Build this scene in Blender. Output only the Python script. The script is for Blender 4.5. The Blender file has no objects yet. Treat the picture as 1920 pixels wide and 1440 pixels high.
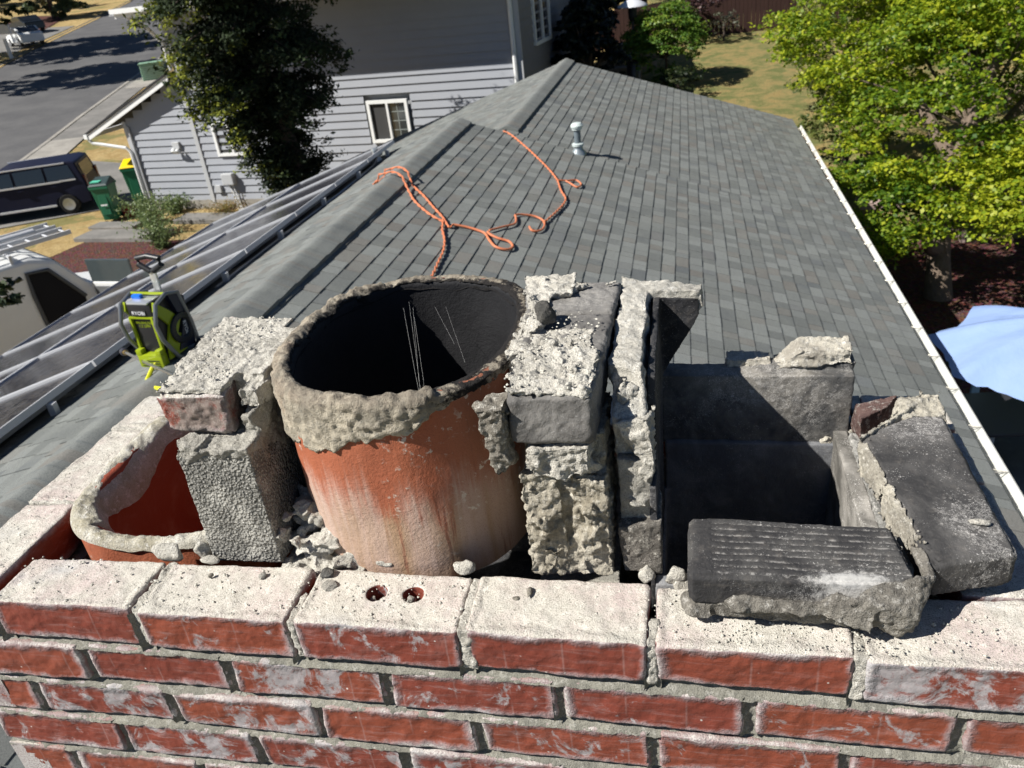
import bpy, bmesh, math, random
import numpy as np
from mathutils import Vector, Quaternion, Matrix, noise
random.seed(7); RS = np.random.RandomState(11)
S = bpy.context.scene; C = S.collection
# ---------------------------------------------------------------- camera, world, sun, exposure
cam_d = bpy.data.cameras.new('camera'); cam = bpy.data.objects.new('camera', cam_d); C.objects.link(cam)
_w = Vector((1.05710663, .193207236, .110227238))
CAM = Vector((.643452, -.595992, .640076))
cam.matrix_world = Matrix.Translation(CAM) @ Quaternion(_w.normalized(), _w.length).to_matrix().to_4x4()
cam_d.sensor_width = 36; cam_d.lens = 1496.9/1920*36
cam_d.clip_start = .02; cam_d.clip_end = 2000
cam_d.dof.use_dof = True; cam_d.dof.focus_distance = .86; cam_d.dof.aperture_fstop = 15.0
S.camera = cam
SUN = Vector((-.618, -.358, .700)).normalized()
W = bpy.data.worlds.new('World'); S.world = W; W.use_nodes = True
sky = W.node_tree.nodes.new('ShaderNodeTexSky'); sky.sky_type = 'NISHITA'; sky.sun_disc = False
sky.sun_elevation = math.asin(SUN.z); sky.sun_rotation = math.atan2(SUN.x, SUN.y)
sky.air_density = 1.0; sky.dust_density = .4; sky.ozone_density = 2.0; sky.altitude = 4000
bg = W.node_tree.nodes['Background']; W.node_tree.links.new(sky.outputs[0], bg.inputs[0]); bg.inputs[1].default_value = .05
sun_d = bpy.data.lights.new('sun', 'SUN'); sun_d.energy = 5.0; sun_d.angle = math.radians(.5); sun_d.color = (1, .965, .905)
sun = bpy.data.objects.new('sun', sun_d); C.objects.link(sun); sun.rotation_euler = SUN.to_track_quat('Z', 'Y').to_euler(); sun.location = (0, 0, 30)
S.view_settings.view_transform = 'Standard'; S.view_settings.look = 'None'; S.view_settings.exposure = .68; S.view_settings.gamma = 1
S.cycles.max_bounces = 5; S.cycles.diffuse_bounces = 3; S.cycles.glossy_bounces = 2; S.cycles.transparent_max_bounces = 6
S.cycles.use_denoising = True
# ---------------------------------------------------------------- helpers
def link(o, parent=None):
    C.objects.link(o)
    if parent: o.parent = parent
    return o
def tag(o, label=None, cat=None, group=None, kind=None):
    if label: o['label'] = label
    if cat: o['category'] = cat
    if group: o['group'] = group
    if kind: o['kind'] = kind
    return o
def empty(name, loc, label, cat, group=None, rz=0):
    o = bpy.data.objects.new(name, None); link(o); o.location = loc; o.rotation_euler.z = rz
    o.empty_display_size = .1
    return tag(o, label, cat, group)
def mk(name, V, F, m=None, parent=None, smooth=False, attrs=None, loc=None, center=False, mi=None):
    me = bpy.data.meshes.new(name)
    V = np.asarray(V, float).reshape(-1, 3)
    if center:
        loc = Vector(((V[:, 0].min()+V[:, 0].max())/2, (V[:, 1].min()+V[:, 1].max())/2, V[:, 2].min()))
        V = V-np.array(loc)
    me.from_pydata(V.tolist(), [], [tuple(int(i) for i in f) for f in F]); me.update()
    if smooth: me.polygons.foreach_set('use_smooth', [True]*len(me.polygons))
    for k, v in (attrs or {}).items():
        a = me.attributes.new(k, 'FLOAT', 'POINT'); a.data.foreach_set('value', np.asarray(v, np.float32))
    ms = m if isinstance(m, (list, tuple)) else [m]
    for q in ms:
        if q: me.materials.append(q)
    if mi is not None: me.polygons.foreach_set('material_index', np.asarray(mi, np.int32))
    o = bpy.data.objects.new(name, me); link(o, parent)
    if loc is not None: o.location = loc
    return o
class MB:
    """collects boxes, tubes, prisms into one mesh"""
    def __init__(s): s.V = []; s.F = []; s.M = []
    def add(s, V, F, mi=0):
        b = len(s.V); s.V += [tuple(v) for v in V]; s.F += [tuple(b+i for i in f) for f in F]; s.M += [mi]*len(F); return s
    def box(s, c, d, rz=0, R=None, mi=0, bev=0):
        hx, hy, hz = d[0]/2, d[1]/2, d[2]/2
        R = R if R is not None else Matrix.Rotation(rz, 3, 'Z')
        if bev:
            bm = bmesh.new(); bmesh.ops.create_cube(bm, size=1)
            for v in bm.verts: v.co = Vector((v.co.x*d[0], v.co.y*d[1], v.co.z*d[2]))
            bmesh.ops.bevel(bm, geom=bm.edges[:], offset=bev, segments=2, affect='EDGES', profile=.6)
            bm.verts.index_update()
            s.add([Vector(c)+R@v.co for v in bm.verts], [[v.index for v in f.verts] for f in bm.faces], mi); bm.free(); return s
        vs = [Vector(c)+R@Vector((x*hx, y*hy, z*hz)) for x in (-1, 1) for y in (-1, 1) for z in (-1, 1)]
        return s.add(vs, [(0, 1, 3, 2), (4, 6, 7, 5), (0, 4, 5, 1), (2, 3, 7, 6), (0, 2, 6, 4), (1, 5, 7, 3)], mi)
    def hexa(s, b, t, mi=0):
        """b, t: 4 bottom and 4 top corners, same order"""
        return s.add(list(b)+list(t), [(3, 2, 1, 0), (4, 5, 6, 7), (0, 1, 5, 4), (1, 2, 6, 5), (2, 3, 7, 6), (3, 0, 4, 7)], mi)
    def tube(s, pts, r, n=8, mi=0, cap=True):
        pts = [Vector(p) for p in pts]; rs = r if isinstance(r, (list, tuple)) else [r]*len(pts)
        V = []; F = []; up = None
        for i, p in enumerate(pts):
            t = (pts[min(i+1, len(pts)-1)]-pts[max(i-1, 0)]).normalized()
            if up is None: up = Vector((0, 0, 1)) if abs(t.z) < .9 else Vector((1, 0, 0))
            a = t.cross(up); a = a.normalized() if a.length > 1e-6 else Vector((1, 0, 0)); b = t.cross(a).normalized(); up = -b
            for k in range(n):
                th = 2*math.pi*k/n; V.append(p+(a*math.cos(th)+b*math.sin(th))*rs[i])
        for i in range(len(pts)-1):
            for k in range(n): F.append((i*n+k, i*n+(k+1) % n, (i+1)*n+(k+1) % n, (i+1)*n+k))
        if cap: F.append(tuple(range(n))); F.append(tuple((len(pts)-1)*n+k for k in reversed(range(n))))
        return s.add(V, F, mi)
    def lathe(s, prof, c, n=20, R=None, mi=0):
        V = []; F = []
        for (r, z) in prof:
            for k in range(n):
                v = Vector((r*math.cos(2*math.pi*k/n), r*math.sin(2*math.pi*k/n), z)); V.append(Vector(c)+(R@v if R is not None else v))
        for i in range(len(prof)-1):
            for k in range(n): F.append((i*n+k, i*n+(k+1) % n, (i+1)*n+(k+1) % n, (i+1)*n+k))
        if prof[0][0] > 1e-4: F.append(tuple(reversed(range(n))))
        if prof[-1][0] > 1e-4: F.append(tuple((len(prof)-1)*n+k for k in range(n)))
        return s.add(V, F, mi)
    def prism(s, poly, axis, a, b, mi=0, M=None):
        """poly 2D list extruded along axis from a to b; coordinates order (x,y,z) minus axis"""
        def p3(q, t):
            l = [q[0], q[1]]; l.insert(axis, t); v = Vector(l); return M@v if M is not None else v
        n = len(poly); V = [p3(q, a) for q in poly]+[p3(q, b) for q in poly]
        F = [tuple(range(n)), tuple(reversed(range(n, 2*n)))]+[(i, (i+1) % n, n+(i+1) % n, n+i) for i in range(n)]
        return s.add(V, F, mi)
    def build(s, name, m, parent=None, smooth=False, center=False, bev=0, fix=True):
        o = mk(name, s.V, s.F, m, parent, smooth, center=center, mi=s.M)
        if fix:
            bm = bmesh.new(); bm.from_mesh(o.data); bmesh.ops.recalc_face_normals(bm, faces=bm.faces); bm.to_mesh(o.data); bm.free()
        if bev:
            b = o.modifiers.new('b', 'BEVEL'); b.width = bev; b.segments = 2; b.limit_method = 'ANGLE'
        if smooth:
            try: o.data.set_sharp_from_angle(angle=math.radians(40))
            except Exception: pass
        return o
_tex = {}
def tex(kind, scale, depth=3):
    k = (kind, scale, depth)
    if k not in _tex:
        t = bpy.data.textures.new('t', 'CLOUDS' if kind == 'HARD' else kind); t.noise_scale = scale
        if kind == 'HARD': t.noise_type = 'HARD_NOISE'; t.noise_depth = depth
        if kind == 'CLOUDS': t.noise_depth = depth
        if kind == 'VORONOI': t.distance_metric = 'DISTANCE'; t.noise_intensity = 1.2
        _tex[k] = t
    return _tex[k]
def hull(bm, pts):
    vs = [bm.verts.new(p) for p in pts]
    r = bmesh.ops.convex_hull(bm, input=vs)
    bad = [g for g in r['geom_interior']+r['geom_unused'] if isinstance(g, bmesh.types.BMVert) and g.is_valid and not g.link_faces]
    if bad: bmesh.ops.delete(bm, geom=list(set(bad)), context='VERTS')
def solid(name, blobs, m, parent=None, vox=.002, disp=(), cuts=(), post=None, smooth=True, attr_box=None, center=None, bevel=0, rnd=None, flatmin=None):
    """union of convex hulls -> voxel remesh -> layered displacement -> plain mesh"""
    bm = bmesh.new()
    for b in blobs: hull(bm, [Vector(p) for p in b])
    if bevel: bmesh.ops.bevel(bm, geom=bm.edges[:], offset=bevel, segments=2, affect='EDGES')
    bmesh.ops.recalc_face_normals(bm, faces=bm.faces)
    me = bpy.data.meshes.new('tmp'); bm.to_mesh(me); bm.free()
    o = bpy.data.objects.new('tmp', me); C.objects.link(o); tmp = [o]
    r = o.modifiers.new('r', 'REMESH'); r.mode = 'VOXEL'; r.voxel_size = vox; r.adaptivity = 0
    for cmb in cuts:
        c = cmb.build('cut', None); tmp.append(c)
        bo = o.modifiers.new('c', 'BOOLEAN'); bo.operation = 'DIFFERENCE'; bo.object = c; bo.solver = 'EXACT'
    if cuts:
        r2 = o.modifiers.new('r', 'REMESH'); r2.mode = 'VOXEL'; r2.voxel_size = vox; r2.adaptivity = 0
    for kind, sc, st in disp:
        d = o.modifiers.new('d', 'DISPLACE'); d.texture = tex(kind, sc); d.strength = st; d.mid_level = .5; d.texture_coords = 'LOCAL'
    dg = bpy.context.evaluated_depsgraph_get(); dg.update()
    me2 = bpy.data.meshes.new_from_object(o.evaluated_get(dg)); me2.name = name
    for t in tmp: bpy.data.objects.remove(t)
    n = len(me2.vertices); co = np.empty(n*3); me2.vertices.foreach_get('co', co); co = co.reshape(-1, 3)
    if post is not None:
        nr = np.empty(n*3); me2.vertices.foreach_get('normal', nr); co = post(co, nr.reshape(-1, 3)); 
    if attr_box is not None:
        ab = attr_box if isinstance(attr_box[0], (list, tuple)) else [attr_box]
        ed = np.full(n, 9.); rn = np.zeros(n)
        for i, (x0, x1, y0, y1, z0, z1) in enumerate(ab):
            cx = (x0+x1)/2; sel = np.abs(co[:, 0]-cx) < (x1-x0)/2+.007
            if len(ab) > 1: sel &= (co[:, 2] > z0-.006) & (co[:, 2] < z1+.006)
            d = np.stack([np.minimum(abs(co[:, 0]-x0), abs(co[:, 0]-x1)), np.minimum(abs(co[:, 1]-y0), abs(co[:, 1]-y1)), np.minimum(abs(co[:, 2]-z0), abs(co[:, 2]-z1))], 1)
            d.sort(axis=1); ed[sel] = d[sel, 1]; rn[sel] = (math.sin(i*12.9898+cx*78.233+z0*37.7)*43758.5453) % 1
        a = me2.attributes.new('ed', 'FLOAT', 'POINT'); a.data.foreach_set('value', ed.astype(np.float32))
        a = me2.attributes.new('rn', 'FLOAT', 'POINT'); a.data.foreach_set('value', (rn if rnd is None else np.full(n, rnd)).astype(np.float32))
    loc = Vector(((co[:, 0].min()+co[:, 0].max())/2, (co[:, 1].min()+co[:, 1].max())/2, co[:, 2].min()))
    if parent is not None: loc = Vector((0, 0, 0)) if not parent.location.length else parent.location.copy()
    co = co-np.array(loc); me2.vertices.foreach_set('co', co.ravel()); me2.update()
    if smooth: me2.polygons.foreach_set('use_smooth', [True]*len(me2.polygons))
    me2.materials.clear()
    for q in (m if isinstance(m, (list, tuple)) else [m]): me2.materials.append(q)
    o = bpy.data.objects.new(name, me2); link(o, parent)
    if parent is None: o.location = loc
    return o
def bx(x0, x1, y0, y1, z0, z1, j=0):
    return [(x+random.uniform(-j, j), y+random.uniform(-j, j), z+random.uniform(-j, j)) for x in (x0, x1) for y in (y0, y1) for z in (z0, z1)]
def rock(c, r, n=14, flat=1.0, seed=None):
    rr = random.Random(seed) if seed is not None else random
    rx, ry, rz = (r, r, r) if isinstance(r, (int, float)) else r
    P = []
    for i in range(n):
        v = Vector((rr.gauss(0, 1), rr.gauss(0, 1), rr.gauss(0, 1))).normalized()*rr.uniform(.75, 1.1)
        P.append((c[0]+v.x*rx, c[1]+v.y*ry, c[2]+v.z*rz*flat))
    return P
# ---------------------------------------------------------------- material node helper
class NT:
    def __init__(s, name, rough=.85, spec=.25):
        s.m = bpy.data.materials.new(name); s.m.use_nodes = True; s.t = s.m.node_tree
        s.b = s.t.nodes['Principled BSDF']; s.b.inputs['Roughness'].default_value = rough; s.b.inputs['Specular IOR Level'].default_value = spec
        s.co = s.n('ShaderNodeTexCoord').outputs['Object']
    def n(s, t): return s.t.nodes.new(t)
    def l(s, a, b): s.t.links.new(a, b)
    def put(s, v, i):
        if isinstance(v, (int, float)): i.default_value = v
        elif isinstance(v, (tuple, list)): i.default_value = tuple(v)+((1,) if len(v) == 3 and len(i.default_value) == 4 else ())
        else: s.l(v, i)
    def map(s, sc=(1, 1, 1), rot=(0, 0, 0), loc=(0, 0, 0), src=None):
        q = s.n('ShaderNodeMapping'); s.l(src or s.co, q.inputs[0]); q.inputs['Scale'].default_value = sc; q.inputs['Rotation'].default_value = rot; q.inputs['Location'].default_value = loc
        return q.outputs[0]
    def noise(s, scale, detail=4, rough=.6, dist=0, v=None):
        q = s.n('ShaderNodeTexNoise'); s.l(v or s.co, q.inputs['Vector']); q.inputs['Scale'].default_value = scale; q.inputs['Detail'].default_value = detail
        q.inputs['Roughness'].default_value = rough; q.inputs['Distortion'].default_value = dist; return q.outputs['Fac']
    def vor(s, scale, v=None, out='Distance', feat='F1', rand=1):
        q = s.n('ShaderNodeTexVoronoi'); q.feature = feat; s.l(v or s.co, q.inputs['Vector']); q.inputs['Scale'].default_value = scale; q.inputs['Randomness'].default_value = rand; return q.outputs[out]
    def ma(s, op, a, b=0, c=0, clamp=False):
        q = s.n('ShaderNodeMath'); q.operation = op; q.use_clamp = clamp; s.put(a, q.inputs[0]); s.put(b, q.inputs[1]); s.put(c, q.inputs[2]); return q.outputs[0]
    def ss(s, v, lo, hi, a=0, b=1):
        q = s.n('ShaderNodeMapRange'); q.interpolation_type = 'SMOOTHSTEP'; s.put(v, q.inputs[0]); s.put(lo, q.inputs[1]); s.put(hi, q.inputs[2]); s.put(a, q.inputs[3]); s.put(b, q.inputs[4]); return q.outputs[0]
    def mix(s, f, a, b, t='MIX'):
        q = s.n('ShaderNodeMix'); q.data_type = 'RGBA'; q.blend_type = t; s.put(f, q.inputs[0]); s.put(a, q.inputs[6]); s.put(b, q.inputs[7]); return q.outputs[2]
    def attr(s, k): q = s.n('ShaderNodeAttribute'); q.attribute_name = k; return q.outputs['Fac']
    def nz(s):
        q = s.n('ShaderNodeNewGeometry'); r = s.n('ShaderNodeSeparateXYZ'); s.l(q.outputs['Normal'], r.inputs[0]); return r.outputs
    def xyz(s, v=None):
        r = s.n('ShaderNodeSeparateXYZ'); s.l(v or s.co, r.inputs[0]); return r.outputs
    def rnd(s): return s.n('ShaderNodeObjectInfo').outputs['Random']
    def bump(s, h, dist=.001, st=1.0):
        q = s.n('ShaderNodeBump'); s.put(h, q.inputs['Height']); q.inputs['Distance'].default_value = dist; q.inputs['Strength'].default_value = st
        if s.b.inputs['Normal'].links: s.l(s.b.inputs['Normal'].links[0].from_socket, q.inputs['Normal'])
        s.l(q.outputs[0], s.b.inputs['Normal']); return s
    def col(s, c): s.put(c, s.b.inputs['Base Color']); return s
    def set(s, k, v): s.put(v, s.b.inputs[k]); return s
def plain(name, c, rough=.6, metal=0, spec=.4, var=.12, scale=6, bump=0):
    t = NT(name, rough, spec)
    n = t.noise(scale, 4)
    t.col(t.mix(n, tuple(x*(1-var) for x in c), tuple(min(1, x*(1+var)) for x in c)))
    t.b.inputs['Metallic'].default_value = metal
    if bump: t.bump(t.noise(scale*4, 3), bump)
    return t.m
# ================================================================ foreground materials
def m_brick(name='red_brick', dusty=1.0, dirt=0):
    t = NT(name, .8, .25); rn = t.attr('rn'); ed = t.attr('ed')
    n1 = t.noise(14, 5, .6, .4); n2 = t.noise(75, 5, .7); n3 = t.noise(420, 3, .65); gr = t.noise(720, 2, .7)
    r2 = t.ma('FRACT', t.ma('MULTIPLY', rn, 9.7))
    sx = t.noise(1, 6, .72, .2, v=t.map((16, 60, 150))); sc_ = t.noise(1, 6, .8, .15, v=t.map((9, 60, 420)))
    red = t.mix(n1, (.185, .043, .023), (.29, .080, .043)); red = t.mix(t.ss(r2, .1, .9, 0, .6), red, (.165, .036, .028)); red = t.mix(t.ss(n2, .5, .75, 0, .3), red, (.33, .11, .07))
    cr = t.ma('FRACT', t.ma('MULTIPLY', t.xyz()[0], 15.5)); core = t.ss(t.ma('ABSOLUTE', t.ma('SUBTRACT', cr, .5)), .47, .5); red = t.mix(t.ma('MULTIPLY', t.ma('MULTIPLY', core, .3), t.ss(n1, .45, .55)), red, (.36, .25, .23))
    veil = t.ma('ADD', t.ss(sx, .5, .72, 0, .6), t.ma('ADD', t.ss(sc_, .56, .70, 0, .45), t.ss(n1, .58, .75, 0, .3)))
    c = t.mix(t.ma('MULTIPLY', veil, t.ss(rn, 0, 1, .35, .8), clamp=True), red, (.40, .31, .30))
    edn = t.ma('ADD', ed, t.ma('ADD', t.ma('MULTIPLY', t.ma('SUBTRACT', n1, .5), .030), t.ma('MULTIPLY', t.ma('SUBTRACT', n2, .5), .016)))
    e1 = t.ss(edn, .002, .0125, 1, 0); e2 = t.ss(edn, -.002, .004, 1, 0)
    c = t.mix(t.ma('MULTIPLY', e1, .72), c, (.33, .29, .295)); c = t.mix(t.ma('MULTIPLY', e2, t.ss(n3, .35, .55)), c, (.56, .53, .50))
    gp = t.ma('MULTIPLY', t.ss(t.ma('ADD', t.noise(20, 5, .7, .6), t.ma('MULTIPLY', rn, .26)), .71, .80), t.ss(n2, .36, .5, .3, 1)); c = t.mix(t.ma('MULTIPLY', gp, .85), c, t.mix(n3, (.27, .265, .28), (.47, .455, .45)))
    c = t.mix(t.ma('MULTIPLY', t.ss(t.vor(60), .05, .10, 1, 0), t.ss(n1, .5, .56)), c, (.55, .5, .46)); c = t.mix(t.ss(n3, .64, .70, 0, .5), c, (.10, .04, .03))
    if dirt: c = t.mix(t.ma('MULTIPLY', t.ss(t.ma('ADD', t.noise(30, 6, .75), t.ma('MULTIPLY', t.noise(8, 3), .5)), .62, .8), dirt), c, (.20, .175, .155)); c = t.mix(t.ma('MULTIPLY', t.ss(n3, .5, .62), dirt*.5), c, (.36, .32, .28))
    nz = t.nz()[2]; top = t.ss(t.ma('ADD', nz, t.ma('MULTIPLY', t.ma('SUBTRACT', n2, .5), .5)), .45, .66)
    ty = t.noise(9, 5, .65); tc = t.mix(t.ss(ty, .42, .68), (.56, .53, .465), (.53, .44, .41)); tc = t.mix(t.ss(t.noise(5.5, 3), .56, .7, 0, .6), tc, (.47, .47, .48))
    tc = t.mix(t.ss(n2, .5, .66, 0, .55), tc, (.73, .70, .63)); tc = t.mix(t.ma('MULTIPLY', t.ss(gr, .50, .60), t.ss(t.noise(28, 3, .6), .3, .55, .35, .85)), tc, (.30, .275, .225)); tc = t.mix(t.ss(t.noise(240, 3, .7), .60, .66, 0, .7), tc, (.22, .20, .17))
    c = t.mix(t.ma('MULTIPLY', top, dusty), c, tc)
    t.col(c); t.set('Roughness', t.ma('ADD', .6, t.ma('MULTIPLY', t.ma('ADD', top, e1), .35), clamp=True))
    t.bump(t.ma('ADD', t.ma('MULTIPLY', n3, .25), t.ma('ADD', t.ma('MULTIPLY', n2, .8), t.ma('MULTIPLY', e1, .9))), .0013); t.bump(t.ma('MULTIPLY', gr, top), .0014, .8); t.bump(t.ma('MULTIPLY', n3, e1), .0016, .8)
    return t.m
def m_mortar(name, base=(.42, .395, .34), dark=(.25, .235, .205), soot=0, fine=1.0, lite=(.6, .57, .5)):
    t = NT(name, .95, .1)
    a = t.noise(16, 5, .65); b = t.noise(110, 5, .75); d = t.noise(650, 2, .7); e = t.noise(260, 4, .75)
    c = t.mix(t.ss(a, .35, .65), dark, base); c = t.mix(t.ss(b, .5, .68), c, lite); c = t.mix(t.ss(d, .52, .62, 0, .6), c, tuple(x*.45 for x in base)); c = t.mix(t.ss(e, .62, .69, 0, .6), c, tuple(x*.35 for x in dark))
    if soot: c = t.mix(t.ss(t.ma('ADD', t.noise(9, 5, .7), t.ma('MULTIPLY', d, .2)), 1.02-soot*.75, 1.12-soot*.7), c, (.028, .027, .028))
    t.col(c); t.bump(t.ma('ADD', t.ma('MULTIPLY', b, 1.5), t.ma('MULTIPLY', e, .7)), .0026*fine); t.bump(d, .0020*fine, .9)
    return t.m
M_brick = m_brick(); M_brickl = m_brick('wall_brick', .22); M_brickd = m_brick('dirty_red_brick', 1.0, .85); M_mort = m_mortar('grey_mortar', (.43, .41, .36), (.31, .295, .26))
M_mortj = m_mortar('joint_mortar', (.255, .245, .205), (.175, .17, .145), fine=.55, lite=(.35, .34, .30))
M_rub = m_mortar('pale_mortar', (.62, .59, .52), (.44, .415, .36), lite=(.74, .71, .64)); M_smort = m_mortar('sooty_mortar', (.36, .335, .28), (.20, .18, .15), soot=.55)
M_dmort = m_mortar('blackened_mortar', (.16, .155, .145), (.07, .068, .062), soot=.5, lite=(.3, .28, .25))
def m_block():
    t = NT('concrete_block', .95, .1); v = t.vor(230); v2 = t.vor(330); a = t.noise(20, 3)
    c = t.mix(t.ss(v, .1, .5), (.50, .485, .44), (.30, .29, .26)); c = t.mix(t.ss(v2, .25, .5, 0, .75), c, (.10, .098, .09)); c = t.mix(t.ss(a, .45, .7, 0, .5), c, (.58, .56, .5))
    t.col(c); t.bump(t.ma('SUBTRACT', 1, t.ma('ADD', v, t.ma('MULTIPLY', v2, .6))), .003); return t.m
M_block = m_block()
def m_soot(name, a=(.012, .012, .014), b=(.05, .05, .053), w=.35, grooves=False):
    t = NT(name, .8, .3); n1 = t.noise(11, 5, .65, .5); n2 = t.noise(90, 5, .75); n3 = t.noise(400, 3, .7)
    c = t.mix(t.ss(n1, .35, .7), a, b); c = t.mix(t.ss(n2, .5, .75, 0, .5), c, (.14, .125, .11))
    w1 = t.noise(34, 7, .85, .25); line = t.ma('ABSOLUTE', t.ma('SUBTRACT', w1, .5))
    spots = t.ma('MULTIPLY', t.ss(line, .0, .02, 1, 0), t.ss(t.noise(7, 3, .6), .5, .62)); dust = t.ma('MULTIPLY', t.ss(n2, .56, .68), t.ss(t.noise(6, 3), .5, .65))
    c = t.mix(t.ma('MULTIPLY', t.ma('MAXIMUM', spots, dust), w), c, (.55, .53, .5)); fl = t.ma('MULTIPLY', t.ss(n3, .60, .66), t.ss(t.noise(13, 4, .7), .42, .6)); c = t.mix(t.ma('MULTIPLY', fl, w*1.2, clamp=True), c, (.6, .58, .55))
    if grooves:
        x = t.attr('gr'); g = t.ma('MULTIPLY', t.ss(x, .55, .95), t.ss(t.noise(90, 6, .85, .8), .46, .6)); c = t.mix(t.ma('MULTIPLY', g, .42), c, (.55, .53, .5))
        bl = t.ss(t.ma('ADD', t.attr('pw'), t.ma('MULTIPLY', t.ma('SUBTRACT', n2, .5), 1.2)), .45, .85); c = t.mix(t.ma('MULTIPLY', bl, .75), c, (.5, .49, .47))
    t.col(c); t.bump(t.ma('ADD', n2, t.ma('MULTIPLY', n3, .5)), .0015); return t.m
M_soot = m_soot('sooty_clay', w=.2); M_soot2 = m_soot('sooty_firebrick', (.035, .034, .034), (.11, .105, .10), .7); M_sootg = m_soot('sooty_grooved_brick', (.03, .029, .03), (.085, .082, .078), .55, True)
def m_clay(name, z0, z1, left=False):
    t = NT(name, .75, .3); X = t.xyz(); z = X[2]; inner = t.attr('inn')
    st = t.noise(1, 4, .6, .3, v=t.map((26, 26, 1.6))); st2 = t.noise(1, 5, .7, .2, v=t.map((60, 60, 4))); n1 = t.noise(12, 5, .65, .5); n2 = t.noise(80, 5, .7); n3 = t.noise(330, 3, .65)
    h = t.ss(z, z0, z1); hh = t.ma('ADD', h, t.ma('ADD', t.ma('MULTIPLY', t.ma('SUBTRACT', n1, .5), .5), t.ma('MULTIPLY', t.ma('SUBTRACT', st2, .5), .9)))
    red = t.mix(st, (.25, .066, .032), (.43, .14, .07)); c = red
    if not left:
        tan = t.mix(n1, (.30, .19, .11), (.42, .30, .20)); c = t.mix(t.ss(hh, .12, .5, .95, 0), c, tan)
        haze = t.ma('MULTIPLY', t.ss(st, .38, .62), t.ss(hh, .72, .3)); c = t.mix(t.ma('MULTIPLY', haze, .85), c, (.50, .37, .31))
        rr = t.ma('MULTIPLY', t.ss(st2, .56, .66), t.ss(n1, .42, .6)); c = t.mix(t.ma('MULTIPLY', rr, .55), c, (.38, .10, .05))
        dk = t.ss(st2, .57, .66, 0, .6); c = t.mix(dk, c, (.10, .045, .03))
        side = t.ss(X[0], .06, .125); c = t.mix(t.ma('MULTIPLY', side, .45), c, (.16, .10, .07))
    gr = t.noise(600, 2, .7); c = t.mix(t.ss(gr, .54, .62, 0, .28), c, (.16, .07, .04))
    sp = t.ma('MULTIPLY', t.ss(n2, .57, .64), t.ss(t.noise(7, 4, .6, .3, v=t.map((1, 1, .6))), .54, .64)); c = t.mix(t.ma('MULTIPLY', sp, .8), c, (.55, .5, .43))
    if left: c = t.mix(t.ma('MULTIPLY', t.ss(t.noise(9, 5, .7), .5, .66), .3), c, (.48, .30, .26))
    inn = t.mix(n1, (.006, .006, .007), (.022, .022, .024)) if not left else t.mix(t.ss(n1, .45, .7), (.27, .06, .032), (.33, .12, .08))
    c = t.mix(inner, c, inn)
    t.col(c); t.bump(t.ma('ADD', n2, t.ma('MULTIPLY', n3, .6)), .0013); t.bump(n1, .004, .6); return t.m
# ================================================================ the chimney
BW, CH, BH = .2032, .0698, .0598
chim = empty('brick_chimney', (0, 0, 0), 'torn down red brick chimney with dusty mortar covered top course in the foreground', 'chimney')
X0, X1, YB = -.305, 1.016, .515
J = .0055
DB = [('CLOUDS', .05, .005), ('CLOUDS', .016, .0028), ('CLOUDS', .005, .001)]
def top_brick(x0, x1, y0, y1, lab=None, z1=0.0, cuts=(), rnd=None, j=.0025):
    b = (x0+J, x1-J, y0, y1-J, z1-BH, z1)
    o = solid('brick', [bx(*b, j=j)], M_brick, chim, .0022, DB, cuts, attr_box=b, bevel=.0025, rnd=rnd)
    if lab: o['label'] = lab
    return o
def hole(x, y): return MB().lathe([(.0125, -.03), (.0125, .03)], (x, y, -.012), 24)
top_brick(-.2032-.006, 0, .002, .092, rnd=.3); top_brick(0, .2032, .0, .094, rnd=.55)
top_brick(.2032, .4064, -.001, .093, 'brick with two round core holes open on its top', cuts=[hole(.2925, .052), hole(.3375, .052)], rnd=.5)
top_brick(.4064, .6096, .0, .095, rnd=.1, z1=.002); top_brick(.6096, .8128, .001, .094, rnd=.05)
top_brick(.8128, X1, 0, .095, 'front brick smeared all over with grey mortar', rnd=1.0)
for a, b in ((0.002, .2), (.2, .405), (.405, YB)): top_brick(X0-.01, X0+.088, a, b, rnd=.35)
for a, b in ((.095, .3), (.3, .42)): top_brick(X1-.095, X1, a, b)
for a, b in ((-.215, -.03), (-.03, .17), (.17, .37), (.37, .57), (.57, .77), (.77, .885), (.895, X1)): top_brick(a, b, YB-.092, YB+.004, rnd=.3)
def course(ci, n, name):
    z1 = -ci*CH; bs = []; off = 0 if ci % 2 == 0 else -BW/2
    k = -3; rr = random.Random(ci)
    xs = [X0]+[x for x in [k*BW+off for k in range(-2, 7)] if X0+.06 < x < X1-.06]+[X1]
    for a, b in zip(xs[:-1], xs[1:]): bs.append((a+J, b-J, rr.uniform(-.0015, .0015), .092, z1-BH, z1))
    return bs
allb = []
for ci in range(1, 7): allb += course(ci, 0, '')
solid('brickwork', [bx(*b, j=.0022) for b in allb], M_brickl, chim, .0026, DB, attr_box=allb, bevel=.0022)
sb = []
for ci in range(1, 26):
    for k in range(3): sb.append((X0, X0+.05, (.094 if ci % 2 else .0)+k*BW*.98, min(YB, (.094 if ci % 2 else 0)+(k+1)*BW*.98-.01), -ci*CH-BH, -ci*CH))
mb = MB()
for b in sb+[(X1-.05, X1, b[2], b[3], b[4], b[5]) for b in sb]: mb.box(((b[0]+b[1])/2, (b[2]+b[3])/2, (b[4]+b[5])/2), (b[1]-b[0], b[3]-b[2], b[5]-b[4]))
for ci in range(7, 26):
    for b in course(ci, 0, ''): mb.box(((b[0]+b[1])/2, .025, (b[4]+b[5])/2), (b[1]-b[0], .05, BH))
mb.build('side_brickwork', M_brick, chim)
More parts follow.
